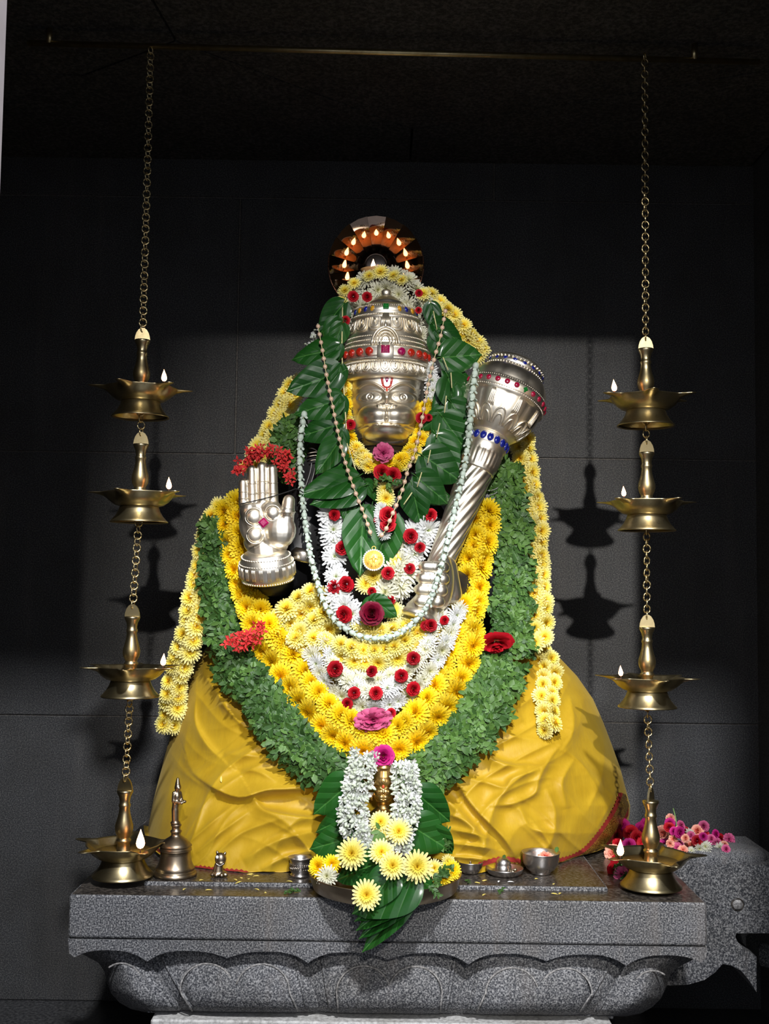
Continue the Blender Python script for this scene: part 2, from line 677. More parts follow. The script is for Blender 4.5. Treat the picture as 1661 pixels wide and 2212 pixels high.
# ceiling slabs: corner triangles laid across a square, as old stone ceilings are
for poly in ([(-1.1, -.87), (-.62, -.87), (-1.1, -.29)], [(-.62, -.87), (.68, -.87), (.52, -.61), (-.45, -.61)],
             [(-.45, -.61), (.52, -.61), (.86, -.05), (.05, .31), (-.40, -.08)],
             [(-1.1, -.29), (-.62, -.87), (-.45, -.61), (-.40, -.08), (-.61, .065), (-1.1, .065)], [(.68, -.87), (.86, -.87), (.86, -.05), (.52, -.61)],
             [(-1.1, .065), (-.61, .065), (-.40, -.08), (.05, .31), (.05, .5), (-1.1, .5)], [(.05, .31), (.86, -.05), (.86, .5), (.05, .5)]):
    ctr = np.mean(poly, axis=0)
    poly = [tuple(ctr + (np.array(q) - ctr) * (1 - .003 / np.linalg.norm(np.array(q) - ctr))) for q in poly]
    n = len(poly)
    V = [(x, y, ZC) for x, y in poly] + [(x, y, ZC + .05) for x, y in poly]
    Fc = [tuple(range(n - 1, -1, -1)), tuple(range(n, 2 * n))] + [(i, (i + 1) % n, (i + 1) % n + n, i + n) for i in range(n)]
    obj('ceiling_slab', mesh_of('ceiling_slab', V, Fc, False), M['ceiling'], CE)
wb = struct('wall_back', box_mesh('wall_back', (XL - .2, YW + .004, -.05), (XR + .2, YW + .2, ZC + .1)), M['mortar'], 'dark granite block wall behind the idol')
zr = [0.0, float(at(900, 1556, YW)[2]), float(at(900, 986, YW)[2]), float(at(900, 432, YW)[2]), ZC + .05]
cols = [[-1.3, .06, 1.06], [-1.3, .02, 1.06], [-1.3, float(at(510, 850, YW)[0]), 1.06], [-1.3, .25, 1.06]]
for r in range(4):
    for c in range(len(cols[r]) - 1):
        g = .0018
        obj('stone_block', box_mesh('stone_block', (cols[r][c] + g, YW, zr[r] + g), (cols[r][c + 1] - g, YW + .15, zr[r + 1] - g), .0012), M['wall'], wb)
struct('wall_left', box_mesh('wall_left', (XL - .2, -.87, 0), (XL, YW, ZC + .1)), M['wall'], 'dark granite side wall left of the shrine')
struct('wall_right', box_mesh('wall_right', (XR, -.87, 0), (XR + .2, YW, ZC + .1)), M['wall'], 'dark granite side wall right of the shrine')
df = struct('door_1', box_mesh('door_1', (DXL - 1.6, DOOR_Y0, 0), (DXL, DOOR_Y1, 2.6)), M['plaster'], 'pale plastered jamb of the shrine doorway')
obj('door_jamb', box_mesh('door_jamb', (DXR, DOOR_Y0, 0), (DXR + 1.6, DOOR_Y1, 2.6)), M['plaster'], df)
obj('door_lintel', box_mesh('door_lintel', (DXL, DOOR_Y0, DZ), (DXR, DOOR_Y1, 2.6)), M['plaster'], df)

# brass rod the lamps hang from
p0, p1 = at(60, 93, -.12), at(1640, 134, -.09)
zr_ = (p0[2] + p1[2]) / 2
rod = thing('hanging_rod', 'long brass rod under the ceiling that both lamp chains hang from', 'rod', (0, -.105, zr_))
obj('bar', MB().add(*tube([p0, p1], .0055, 14)).mesh('bar'), M['chain'], rod)
for p in (at(106, 94, -.12), at(1500, 130, -.093)):
    obj('bracket', MB().add(*tube([p, p + np.array([0, 0, ZC - p[2]])], .006, 10)).mesh('bracket'), M['chain'], rod)

# ------------------------------------------------------------------ stone pedestal
YF = -0.20
ZP = float(at(836, 1942, YF)[2])            # top of the slab
ZP2 = ZP + .008                             # raised inner platform
ZJ = float(at(836, 2036, YF)[2])
ZL = float(at(836, 2056, YF)[2])
ZB = float(at(836, 2190, YF)[2])
XA, XB = float(at(148, 1985, YF)[0]), float(at(1527, 1985, YF)[0])
YB = 0.42
ped = thing('pedestal', 'grey granite pedestal carved with lotus petals under the seated idol', 'pedestal', (0, .1, 0))
obj('top_slab', MB().box((XA, YF, ZJ + .0012), (XB, YB, ZP), .003).mesh('top_slab', False), M['plinth'], ped)
obj('wet_top', MB().box((XA + .004, YF + .003, ZP - .002), (XB - .004, YB, ZP + .0008)).mesh('wet_top', False), M['wet'], ped)
obj('inner_platform', MB().box((-.405, -.138, ZP - .002), (.392, .40, ZP2 - .0008), .002).mesh('inner_platform', False), M['plinth'], ped)
obj('platform_top', MB().box((-.402, -.1355, ZP2 - .003), (.389, .40, ZP2)).mesh('platform_top', False), M['wet'], ped)
obj('core', MB().box((XA + .13, YF + .09, ZB + .004), (XB - .13, YB, ZJ - .004)).mesh('core', False), M['plinth'], ped)
obj('joint', MB().box((XA + .006, YF + .006, ZJ - .002), (XB - .006, YB, ZJ + .003)).mesh('joint', False), M['thread'], ped)
# lip with a scalloped lower edge
XC = 836
tops = [148, 318, 490, 665, 838, 1012, 1180, 1352, 1527]
majors = {148, 318, 665, 1012, 1352, 1527}
low = []
for a, b in zip(tops[:-1], tops[1:]):
    for t in np.linspace(0, 1, 15)[:-1]:
        px = a + (b - a) * t
        ca = 24 if a in majors else 15
        cb = 24 if b in majors else 15
        drop = 4 + (ca * (1 - t) + cb * t) * abs(2 * t - 1) ** 2.6
        low.append((px, 2054 + drop + (px - 836) * .009))
low.append((1527, 2054 + 28 + 6))
low[0] = (150, 2060)
low[-1] = (1526, 2068)
lowp = [at(px, py, YF) for px, py in low]
poly = [(XA, ZJ - .0015)] + [(float(p[0]), float(p[2])) for p in lowp] + [(XB, ZJ - .0015)]
poly = poly[::-1]
V, Fc = prism(poly, YF, YF + .05)
obj('scalloped_lip', mesh_of('scalloped_lip', V, Fc, False), M['plinth'], ped)
for nm, xa, xb in (('side_lip', XA, XA + .05), ('side_lip', XB - .05, XB)):
    obj(nm, MB().box((xa, YF + .05, ZL - .008), (xb, YB, ZJ - .0015)).mesh(nm, False), M['plinth'], ped)


def petal_inset(v):
    return np.interp(v, [0, .1, .25, .45, .65, .8, .9, .96, 1], [.030, .028, .022, .013, .006, .006, .012, .024, .05])


def lotus_petal(ta, tb, lobes, edge_l=None, edge_r=None):
    """petal between two pixel columns of the lip; edge_* give the rounded silhouette at a corner"""
    nu, nv = 61, 41
    u = np.linspace(0, 1, nu)[None, :]
    v = np.linspace(0, 1, nv)[:, None]
    conv = 1 - .155 * v ** 1.2
    xa = XC + (ta - XC) * conv
    xb = XC + (tb - XC) * conv
    if edge_l is not None:
        xa = np.interp(v, *edge_l)
    if edge_r is not None:
        xb = np.interp(v, *edge_r)
    px = xa + (xb - xa) * u
    py = 2058 + v * 133 + (px - 836) * .009
    prof = 1 - np.abs(2 * u - 1) ** 4
    if edge_l is not None:
        prof = np.where(u < .5, 1 - (1 - 2 * u) ** 2.2 * 3.4, prof)
    if edge_r is not None:
        prof = np.where(u > .5, 1 - (2 * u - 1) ** 2.2 * 3.4, prof)
    Y = YF + petal_inset(v) + .020 * (1 - prof)
    # raised double-lobed field inside the petal
    sd = np.full(px.shape, -99.0)
    for cx, r, topy in lobes:
        ty = topy + (cx - 836) * .009
        dx = np.abs(px - cx - (XC - cx) * .0 - (XC - cx) * (v - .3) * .1)
        d = np.where(py > ty + r, r - dx, r - np.hypot(dx, py - ty - r))
        sd = np.maximum(sd, d)
    Y = Y - .0055 * sstep(-3, 5, sd)
    P = at(px, py, Y)
    return P


def lobe_line(cx, r, topy, a0, a1, tail=True):
    pts = []
    for a in np.linspace(a0, a1, 22):
        x = cx + r * math.cos(a)
        y = topy + r - r * math.sin(a) + (cx - 836) * .009
        v = (y - 2058 - (x - 836) * .009) / 133
        pts.append(at(x, y, YF + float(petal_inset(v)) - .0035))
    for k in range(1, 9 if tail else 1):
        x = pts[0] if False else cx + r * math.cos(a1) + (XC - cx) * .10 * k / 12
        y = topy + r - r * math.sin(a1) + k * 5
        v = (y - 2058 - (x - 836) * .009) / 133
        pts.append(at(x, y, YF + float(petal_inset(v)) - .0035))
    return pts


LEFT = ([0, .2, .35, .5, .7, .85, .95, 1], [160, 212, 226, 230, 240, 258, 282, 312])
RIGHT = ([0, .2, .35, .5, .7, .85, .95, 1], [1516, 1462, 1445, 1440, 1428, 1408, 1384, 1352])
PET = [(318, 665, [(447, 58, 2085), (567, 58, 2085)], None, None), (665, 1012, [(785, 58, 2087), (897, 58, 2087)], None, None),
       (1012, 1352, [(1106, 57, 2088), (1222, 57, 2088)], None, None),
       (148, 318, [(262, 44, 2086)], LEFT, None), (1352, 1527, [(1410, 42, 2092)], None, RIGHT)]
for ta, tb, lobes, el, er in PET:
    V, Fc = grid(lotus_petal(ta, tb, lobes, el, er))
    p = obj('lotus_petal', mesh_of('lotus_petal', V, [f[::-1] for f in Fc]), M['plinth'], ped)
    G = np.asarray(V).reshape(41, 61, 3)
    for col in ((5, 55) if len(lobes) == 2 else ((55,) if el is not None else (5,))):
        ln = G[3:39, col] + np.array([0, -.0012, 0])
        obj('petal_edge', MB().add(*tube(ln[::2], .0030, 6)).mesh('petal_edge'), M['plinth'], p)
    for i, (cx, r, ty) in enumerate(lobes):
        first = (len(lobes) == 2 and i == 0) or er is not None
        a0, a1 = (.25, PI) if first else (PI - .25, 0)
        if er is not None:
            a0 = .9
        if el is not None:
            a0 = PI - .9
        ln = lobe_line(cx, r, ty, a0, a1, len(lobes) == 2)
        obj('worn_edge', MB().add(*tube(ln, .0016, 6)).mesh('worn_edge'), M['worn'], p)
obj('neck', MB().box((float(at(330, 2195, -.1)[0]), YF + .05, ZB - .022), (float(at(1312, 2195, -.1)[0]), YB, ZB + .006)).mesh('neck', False), M['plinth'], ped)
obj('base', MB().box((float(at(325, 2205, -.19)[0]), YF + .01, 0.0), (float(at(1325, 2205, -.19)[0]), YB, ZB - .018), .003).mesh('base', False), M['pale'], ped)

# water spout carved in the shape of a beast's head, on the right flank
YS = .02
out = [(1420, 1868), (1700, 1868), (1700, 2016), (1590, 2016), (1588, 2024), (1594, 2036), (1612, 2052), (1634, 2067), (1634, 2143),
       (1619, 2119), (1601, 2097), (1580, 2086), (1561, 2082), (1545, 2100), (1521, 2117), (1486, 2127), (1420, 2130)]
poly = [(float(p[0]), float(p[2])) for p in (at(a, b, YS) for a, b in out)]
V, Fc = prism(poly[::-1], YS, YS + .24)
sp = obj('water_spout', mesh_of('water_spout', V, Fc, False), M['plinth'], ped)
ec = at(1593, 1954, YS)
V, Fc = lathe([(.0105, -.0005), (.0085, .0035), (.003, .005), (.0, .0053)], 20)
obj('eye_boss', mesh_of('eye_boss', V, Fc), M['worn'], sp, frame((0, -1, 0), loc=ec))
V, Fc = tube([(.0108 * math.cos(a), .0108 * math.sin(a), 0) for a in np.linspace(0, 2 * PI, 24, endpoint=False)], .0016, 6, closed=True)
obj('eye_ring', mesh_of('eye_ring', V, Fc), M['wet'], sp, frame((0, -1, 0), loc=ec))
# rounded basin rim on top of the spout
rim = at(1530, 1868, YS)
V, Fc = lathe([(.175, 0), (.17, .012), (.15, .022), (.12, .026), (.0, .026)], 48)
obj('basin_cover', mesh_of('basin_cover', V, Fc), M['plinth'], sp,
    Matrix.Translation((float(rim[0]) + .018, YS + .05, float(rim[2]) - .001)) @ Matrix.Diagonal((.62, .28, 1, 1)))
bp = at(1661, 2045, .2)
obj('lower_jaw', MB().box((float(bp[0]) - .03, .16, float(bp[2]) - .03), (float(bp[0]) + .05, .26, float(bp[2]) + .015), .01).mesh('lower_jaw', False), M['plinth'], sp)
# ------------------------------------------------------------------ the idol
def face_height(x, z):
    """relief of the monkey face, x to the right and z up in photograph pixels from the face centre"""
    g = lambda cx, cz, sx, sz, a: a * np.exp(-((x - cx) / sx) ** 2 - ((z - cz) / sz) ** 2)
    dome = lambda cx, cz, rx, rz, a, p=.55: a * np.clip(1 - ((x - cx) / rx) ** 2 - ((z - cz) / rz) ** 2, 0, 1) ** p
    ax = np.abs(x)
    h = 24 * np.exp(-(ax / 66) ** 3.0 - (np.abs(z + 30) / 46) ** 3.0)
    # two lobes of the upper lip, lower lip, fine ridge between the lobes
    h = h + np.maximum(dome(-28, -13, 35, 25, 21), dome(28, -13, 35, 25, 21))
    h = h + dome(0, -53, 50, 19, 21, .5)
    h = h + 9 * np.exp(-(x / 2.6) ** 2) * sstep(-34, -28, z) * (1 - sstep(4, 10, z))
    h = h + 6 * np.exp(-(x / (3 + .35 * np.clip(-22 - z, 0, 12) ** 1.2)) ** 2) * sstep(-34, -30, z) * (1 - sstep(-24, -20, z))
    mz = -35 - .0006 * x * x
    band = 1 - sstep(58, 68, ax)
    h = h + 12 * np.exp(-((z - mz) / 5.5) ** 2) * band * np.exp(-(ax / 60) ** 4)
    h = h - 6 * np.exp(-((z - mz) / 1.6) ** 2) * band            # mouth
    # nose: bridge, tip and flaring nostrils
    h = h + 9 * np.exp(-(x / 7) ** 2) * sstep(0, 10, z) * (1 - sstep(28, 50, z))
    h = h + dome(-12, 8, 11, 8, 9) + dome(12, 8, 11, 8, 9) + g(0, 10, 10, 8, 9)
    h = h - g(-12, 3, 3.4, 2.8, 7) - g(12, 3, 3.4, 2.8, 7)
    # eyes
    for s in (-1, 1):
        ex, ez = s * 36, 29
        h = h - g(ex, ez, 26, 16, 8)
        d = np.sqrt(((x - ex) / 20) ** 2 + ((z - ez) / 9.0) ** 2)
        h = h + 7.5 * np.sqrt(np.clip(1 - d ** 2, 0, 1))
        h = h + 3.0 * np.exp(-((d - 1.08) / .12) ** 2)
        h = h + 2.0 * np.exp(-((d - 1.6) / .14) ** 2) * (z > ez - 4)
        pr = np.hypot(x - ex, z - ez - .5)
        h = h - 2.0 * np.exp(-((pr - 6.4) / 1.1) ** 2) - 1.8 * np.exp(-(pr / 1.9) ** 2)
        t = np.clip((s * x - 5) / 55, 0, 1)
        bz = 43 + 15 * np.sin(t * PI * .85) + 2 * t
        h = h + 5.0 * np.exp(-((z - bz) / 2.6) ** 2) * sstep(2, 8, s * x) * (1 - sstep(58, 68, s * x))
        h = h + g(s * 56, 2, 16, 14, 5)                           # cheek
        h = h - 3 * np.exp(-((ax - 70 - .25 * (z + 20)) / 4) ** 2) * sstep(-48, -30, z) * (1 - sstep(5, 20, z))
    return h


def face_mesh(cx, cy, Yc, wpx, ztop, zbot, scale=1.0, depth=.92, n=170):
    """mask centred at pixel (cx, cy); wpx half width; heights in px before scale"""
    k = kpx(Yc - .05)
    ph = np.radians(np.linspace(-97, 97, n))[None, :]
    z = np.linspace(zbot, ztop, n)[:, None]
    w = np.interp(z, [-95, -80, -62, -40, -10, 30, 60, 80, 100], [.50, .62, .76, .88, .97, 1.0, 1.0, 1.0, .98])
    x = wpx * w * np.sin(ph)
    yb = wpx * depth * w * np.cos(ph)
    h = face_height(x, z * np.ones_like(x)) * np.clip(np.cos(ph) * 1.6, 0, 1)
    c = at(cx, cy, Yc - .088 * scale)
    P = np.zeros(x.shape + (3,))
    P[..., 0] = c[0] + x * k * scale
    P[..., 1] = Yc - (yb + h) * k * scale
    P[..., 2] = c[2] + (z + 0 * x) * k * scale
    V, Fc = grid(P)
    return V, Fc


base = at(832, 1700, .15)
idol = thing('monkey_deity_idol', 'seated black stone monkey deity with silver face, crown and raised palm', 'idol', (float(base[0]), .15, ZP2))

# black stone body: torso, shoulders, arms, crossed legs (mostly under flowers and cloth)
c = lambda px, py, Y: at(px, py, Y)
k0 = kpx(.1)
shapes = [capsule(c(832, 1500, .17), c(832, 1130, .16), 150 * k0, 150 * k0, 20), capsule(c(832, 1130, .16), c(832, 1010, .15), 120 * k0, 78 * k0, 20),
          capsule(c(832, 1040, .15), c(832, 870, .14), 70 * k0, 68 * k0, 16),
          capsule(c(700, 1030, .15), c(964, 1030, .15), 68 * k0, 68 * k0, 16),
          capsule(c(690, 1010, .15), c(640, 1230, .13), 60 * k0, 50 * k0, 14), capsule(c(640, 1230, .13), c(590, 1250, .05), 50 * k0, 40 * k0, 14),
          capsule(c(590, 1250, .05), c(578, 1150, .02), 40 * k0, 32 * k0, 14),
          capsule(c(1000, 1030, .15), c(1050, 1080, .15), 60 * k0, 60 * k0, 14), capsule(c(1050, 1080, .15), c(1040, 1280, .12), 58 * k0, 48 * k0, 14), capsule(c(1040, 1280, .12), c(960, 1265, .02), 46 * k0, 36 * k0, 14),
          capsule(c(800, 1520, .19), c(540, 1600, .19), 105 * k0, 80 * k0, 16), capsule(c(864, 1520, .19), c(1120, 1600, .19), 105 * k0, 80 * k0, 16),
          capsule(c(540, 1640, .15), c(780, 1740, .12), 80 * k0, 60 * k0, 14), capsule(c(1120, 1640, .15), c(880, 1740, .12), 80 * k0, 60 * k0, 14),
          capsule(c(560, 1700, .19), c(1100, 1700, .19), 120 * k0, 120 * k0, 14)]
body = obj('body', melt(shapes, .007, 5, 'body'), M['black'], idol)
# engraved bands of the armlets that show between the garlands
for (a, b, m_, Y, bow) in (((668, 968), (700, 1000), 0, .085, 10), ((664, 980), (712, 985), 0, .08, 6), ((664, 987), (712, 993), 0, .079, 6), ((668, 996), (700, 1001), 0, .079, 5)):
    pts = [at(a[0] + (b[0] - a[0]) * t, a[1] + (b[1] - a[1]) * t - bow * math.sin(PI * t), Y) for t in np.linspace(0, 1, 9)]
    obj('carved_band', MB().add(*tube(pts, .0016, 6)).mesh('carved_band'), M['old_silver'], body)
for j in range(4):
    pts = [at(700 - 9 * j - 18 * t ** 1.5, 1000 + 62 * t, .078) for t in np.linspace(0, 1, 9)]
    obj('carved_line', MB().add(*tube(pts, .0009, 5)).mesh('carved_line'), M['engraved'], body)
for j in range(5):
    cx, cy = 1050, 1066
    pts = [at(cx + (30 - 3 * j) * math.cos(a) * .9, cy - 16 + 10 * j + 10 * math.sin(a), .082) for a in np.linspace(.2, PI - .2, 9)]
    obj('carved_line', MB().add(*tube(pts, .0008, 5)).mesh('carved_line'), M['engraved'], body)

# ---- crown
XC0, YC0 = 832, .105
kc = kpx(YC0 - .07)
cc = at(XC0, 800, YC0)
zc = lambda py: float(at(XC0, py, YC0 - .085)[2])


def crown_pt(r, py, th, lift=0.0):
    """front point of the crown at px radius r, row py, angle th from the front"""
    return np.array([cc[0] + (r * kc + lift) * math.sin(th), YC0 - (r * kc + lift) * math.cos(th), zc(py)])


CP = [(90, 812), (95, 808), (97, 802), (97, 792), (95, 780), (97, 777), (101, 774), (101, 770), (98, 767), (98, 764), (101, 750), (102, 747), (98, 744), (92, 740), (91, 733),
      (92, 730), (91, 724), (87, 720), (87, 716), (83, 710), (81, 700), (78, 688), (76, 680), (78, 678), (78, 674), (74, 671), (72, 667), (74, 664), (73, 654), (69, 650),
      (58, 646), (46, 640), (40, 636), (40, 633), (36, 630), (28, 623), (20, 618), (14, 616), (11, 613), (12, 609), (12, 605), (8, 601), (0, 599)]
prof = [(r * kc, zc(py) - float(cc[2])) for r, py in CP]
V, Fc = lathe(prof, 96)
crown = obj('crown', mesh_of('crown', [(v[0] + cc[0], v[1] + YC0, v[2] + cc[2]) for v in V], Fc), M['silver'], idol)
beadm = mesh_of('crown_bead', *ball((0, 0, 0), 1, 7, 5))
beadm.materials.append(M['silver'])


def bead_row(r, py, n, rad, a=1.45, name='beading'):
    mb = MB()
    for th in np.linspace(-a, a, n):
        V, Fc = ball(crown_pt(r, py, th), rad, 7, 5)
        mb.add(V, Fc)
    o = obj(name, mb.mesh(name), M['silver'], crown)
    o['kind'] = 'stuff'
    return o


bead_row(98, 779, 76, .0017)
bead_row(99, 743, 70, .0015)
bead_row(89, 721, 60, .0014)
bead_row(92, 731.5, 64, .0014)
bead_row(78, 671.5, 60, .0016)
bead_row(73, 651, 50, .0015)
bead_row(100, 772, 84, .0012)


def arch_tube(th0, w, py_top, py_bot, rt, rb, rad, lift=.0008, flip=False):
    """U-shaped raised line on the crown"""
    pts = []
    r = lambda py: np.interp(py, [min(py_top, py_bot), max(py_top, py_bot)], [rt, rb])
    hw = w
    n = 7
    yb = py_bot - 8
    for py in np.linspace(py_top, yb, 5):
        pts.append((th0 - hw, py))
    for a in np.linspace(0, PI, n + 2)[1:-1]:
        pts.append((th0 - hw * math.cos(a), yb + 8 * math.sin(a)))
    for py in np.linspace(yb, py_top, 5):
        pts.append((th0 + hw, py))
    if flip:
        pts = [(t, py_top + py_bot - py) for t, py in pts]
    return tube([crown_pt(r(py), py, t, lift) for t, py in pts], rad, 6)


for th in np.linspace(-1.36, 1.36, 13):
    mb = MB()
    mb.add(*arch_tube(th, .088, 781, 801, 95, 98, .0012))
    mb.add(*arch_tube(th, .052, 781, 797, 95, 98, .0010))
    mb.add(*tube([crown_pt(95.5, 783, th, .001), crown_pt(97.5, 792, th, .0015)], [.0016, .0005], 6))
    obj('arch_motif', mb.mesh('arch_motif'), M['silver'], crown)
    mb = MB()
    for d in (-.012, .012):
        mb.add(*tube([crown_pt(95, 782, th + .105 + d, .0006), crown_pt(97, 804, th + .105 + d, .0006)], .0007, 5))
    obj('flute_line', mb.mesh('flute_line'), M['silver'], crown)
for th in (-1.15, -.72, -.30, .30, .72, 1.15):
    mb = MB()
    mb.add(*arch_tube(th, .17, 680, 708, 77, 84, .0016))
    mb.add(*arch_tube(th, .11, 680, 702, 77, 82, .0012))
    mb.add(*tube([crown_pt(77, 683, th, .002), crown_pt(80, 694, th, .0025)], [.0028, .0008], 8))
    obj('petal_motif', mb.mesh('petal_motif'), M['silver'], crown)
mb = MB()
for d in np.linspace(-.12, .12, 6):
    mb.add(*tube([crown_pt(75, 672, d * .55, .003), crown_pt(82, 703, d, .003)], .0016, 6))
obj('tassel_motif', mb.mesh('tassel_motif'), M['silver'], crown)
mb = MB()
for hw, top, rad in ((.30, 704, .0024), (.24, 709, .0016), (.165, 716, .0014), (.10, 722, .0012)):
    pts = []
    for a in np.linspace(0, PI, 19):
        py = 744 - (744 - top) * math.sin(a) ** .8
        pts.append(crown_pt(np.interp(py, [700, 744], [84, 99]), py, -hw * math.cos(a), .0030))
    mb.add(*tube(pts, rad, 7))
mb.add(*tube([crown_pt(84, 706, 0, .004), crown_pt(79, 688, 0, .004)], [.004, .0008], 8))
obj('front_arch', mb.mesh('front_arch'), M['silver'], crown)

# gems: a faceted cut, unit radius facing +z
gem_round = mesh_of('round_gem', *lathe([(1, 0), (.98, .12), (.74, .46), (.42, .60), (0, .62)], 12))
gem_square = mesh_of('square_gem', [(-1, -1, 0), (1, -1, 0), (1, 1, 0), (-1, 1, 0), (-.6, -.6, .35), (.6, -.6, .35), (.6, .6, .35), (-.6, .6, .35)],
                     [(0, 1, 5, 4), (1, 2, 6, 5), (2, 3, 7, 6), (3, 0, 4, 7), (4, 5, 6, 7)], False)
_gem_meshes = {}


def set_gem(parent, me, m, loc, nrm, size, up=(0, 0, 1), spin=0.0, name='gem', socket=True):
    key = (me.name, m.name)
    if key not in _gem_meshes:
        g = me.copy()
        g.materials.clear()
        g.materials.append(m)
        _gem_meshes[key] = g
    Mx = frame(nrm, up, spin, size, loc)
    return obj(name, _gem_meshes[key], None, parent, Mx)


for i, th in enumerate([-1.32, -1.08, -.84, -.60, -.36, .36, .60, .84, 1.08, 1.32]):
    nrm = (math.sin(th), -math.cos(th), .12)
    me_ = M['ruby'] if i == 5 else M['garnet']
    set_gem(crown, gem_round, me_, crown_pt(99.5, 757.5, th, .0), nrm, .0086)
obj('gem_plate', MB().box((-.016, -.016, -.002), (.016, .016, .0015), .001).mesh('gem_plate'), M['silver'], crown, frame((0, -1, .1), loc=crown_pt(100, 757, 0, .001)))
set_gem(crown, gem_square, M['ruby'], crown_pt(101, 755, 0, .0012), (0, -1, .1), .0085)
for i, th in enumerate([-1.2, -.92, -.66, -.42, .42, .66, .92, 1.2]):
    nrm = (math.sin(th), -math.cos(th), .1)
    set_gem(crown, gem_round, M['sapphire'] if i in (0, 2, 5, 7) else M['topaz'], crown_pt(73.5, 659, th), nrm, (.0042, .0058, .0042), spin=.4 * (-1 if th < 0 else 1))
set_gem(crown, gem_square, M['emerald'], crown_pt(74, 656, 0, .0012), (0, -1, .1), .0056)

# ---- face
V, Fc = face_mesh(835, 882, .105, 83, 86, -88, n=220)
face = obj('face', mesh_of('face', V, Fc), M['silver'], idol)
cf = at(835, 882, .105 - .088)
kf = kpx(.055)


def face_pt(x, z, lift=.0):
    w = np.interp(z, [-95, -80, -62, -40, -10, 30, 60, 80, 100], [.50, .62, .76, .88, .97, 1.0, 1.0, 1.0, .98])
    s = np.clip(x / (83 * w), -.999, .999)
    cs = math.sqrt(1 - s * s)
    y = 83 * .92 * w * cs + float(face_height(np.array(float(x)), np.array(float(z)))) * min(1, cs * 1.6)
    return np.array([cf[0] + x * kf, .105 - y * kf - lift, cf[2] + z * kf])


# forehead mark: gem-set U with a spindle stone and a red drop
mark = []
for t in np.linspace(0, 1, 9):
    mark.append((-13 + 4 * t, 80 - 22 * t))
for a in np.linspace(PI, 2 * PI, 7)[1:-1]:
    mark.append((9 * math.cos(a), 58 + 9 * math.sin(a)))
for t in np.linspace(0, 1, 9):
    mark.append((9 + 4 * t, 58 + 22 * t))
for x, z in mark:
    set_gem(face, gem_round, M['garnet'], face_pt(x, z, .0002), (0, -1, .1), .0026)
set_gem(face, gem_round, M['ruby'], face_pt(0, 69, .0004), (0, -1, .1), (.0032, .0082, .003))
V, Fc = ball((0, 0, 0), (.0022, .0055, .0012), 10, 7)
obj('vermilion_mark', mesh_of('vermilion_mark', V, Fc), M['redpaint'], face, frame((0, -1, .1), loc=face_pt(0, 42, -.0004)))
V, Fc = lathe([(60 * kf, -.012), (63 * kf, -.011), (64 * kf, 0), (60 * kf, .010), (56 * kf, .012)], 160, lambda th, r, z, j: r * (1 + .018 * np.sin(th * 80)))
nb = at(835, 958, .105)
obj('ribbed_collar', mesh_of('ribbed_collar', [(v[0] + nb[0], v[1] * .95 + .09, v[2] + nb[2]) for v in V], Fc), M['old_silver'], idol)
# silver necklace plates at the throat
pts = [at(790 + 88 * t, 1036 + 16 * math.sin(PI * t), .035 - .02 * math.sin(PI * t)) for t in np.linspace(0, 1, 17)]
obj('necklace', MB().add(*tube(pts, [.008 - .006 * abs(2 * i / 16 - 1) ** 3 for i in range(17)], 10)).mesh('necklace'), M['silver'], idol)

# ---- raised right palm
YH = -.005
kh = kpx(YH)
hp = lambda px, py, dy=0.0: at(px, py, YH + dy)
fingers = [((526, 1090), (525, 1043), 10.8, 10.0), ((545.5, 1088), (544, 1015), 11.2, 10.4), ((567, 1087), (566, 1008), 11.8, 10.8), ((590, 1088), (588, 1013), 12.0, 10.8)]
shp = []
for (b, t, rb, rt) in fingers:
    shp.append(capsule(hp(*b), hp(*t, -.004), rb * kh, rt * kh, 14))
    mid = ((b[0] + t[0]) / 2, b[1] * .55 + t[1] * .45)
shp += [capsule(hp(540, 1105, .002), hp(552, 1165, .008), 24 * kh, 24 * kh, 16), capsule(hp(585, 1105, .002), hp(585, 1165, .008), 26 * kh, 28 * kh, 16),
        ball(hp(565, 1130, .004), np.array([50, 24, 55]) * kh, 20, 14), ball(hp(575, 1172, .012), np.array([50, 24, 34]) * kh, 20, 14),
        capsule(hp(572, 1178, .022), hp(576, 1215, .014), 40 * kh, 38 * kh, 18),
        ball(hp(548, 1116, -.015), np.array([19, 11, 19]) * kh, 16, 12), ball(hp(589, 1108, -.015), np.array([17, 11, 17]) * kh, 16, 12), ball(hp(551, 1156, -.016), np.array([18, 11, 18]) * kh, 16, 12),
        ball(hp(606, 1146, -.008), np.array([34, 22, 38]) * kh, 18, 12),
        capsule(hp(618, 1130, -.008), hp(624, 1082, -.012), 17 * kh, 13.5 * kh, 14), ball(hp(621, 1106, -.012), np.array([17, 17, 13]) * kh, 14, 10)]
hand = obj('raised_hand', melt(shp, .0016, 4, 'raised_hand'), M['silver'], idol)
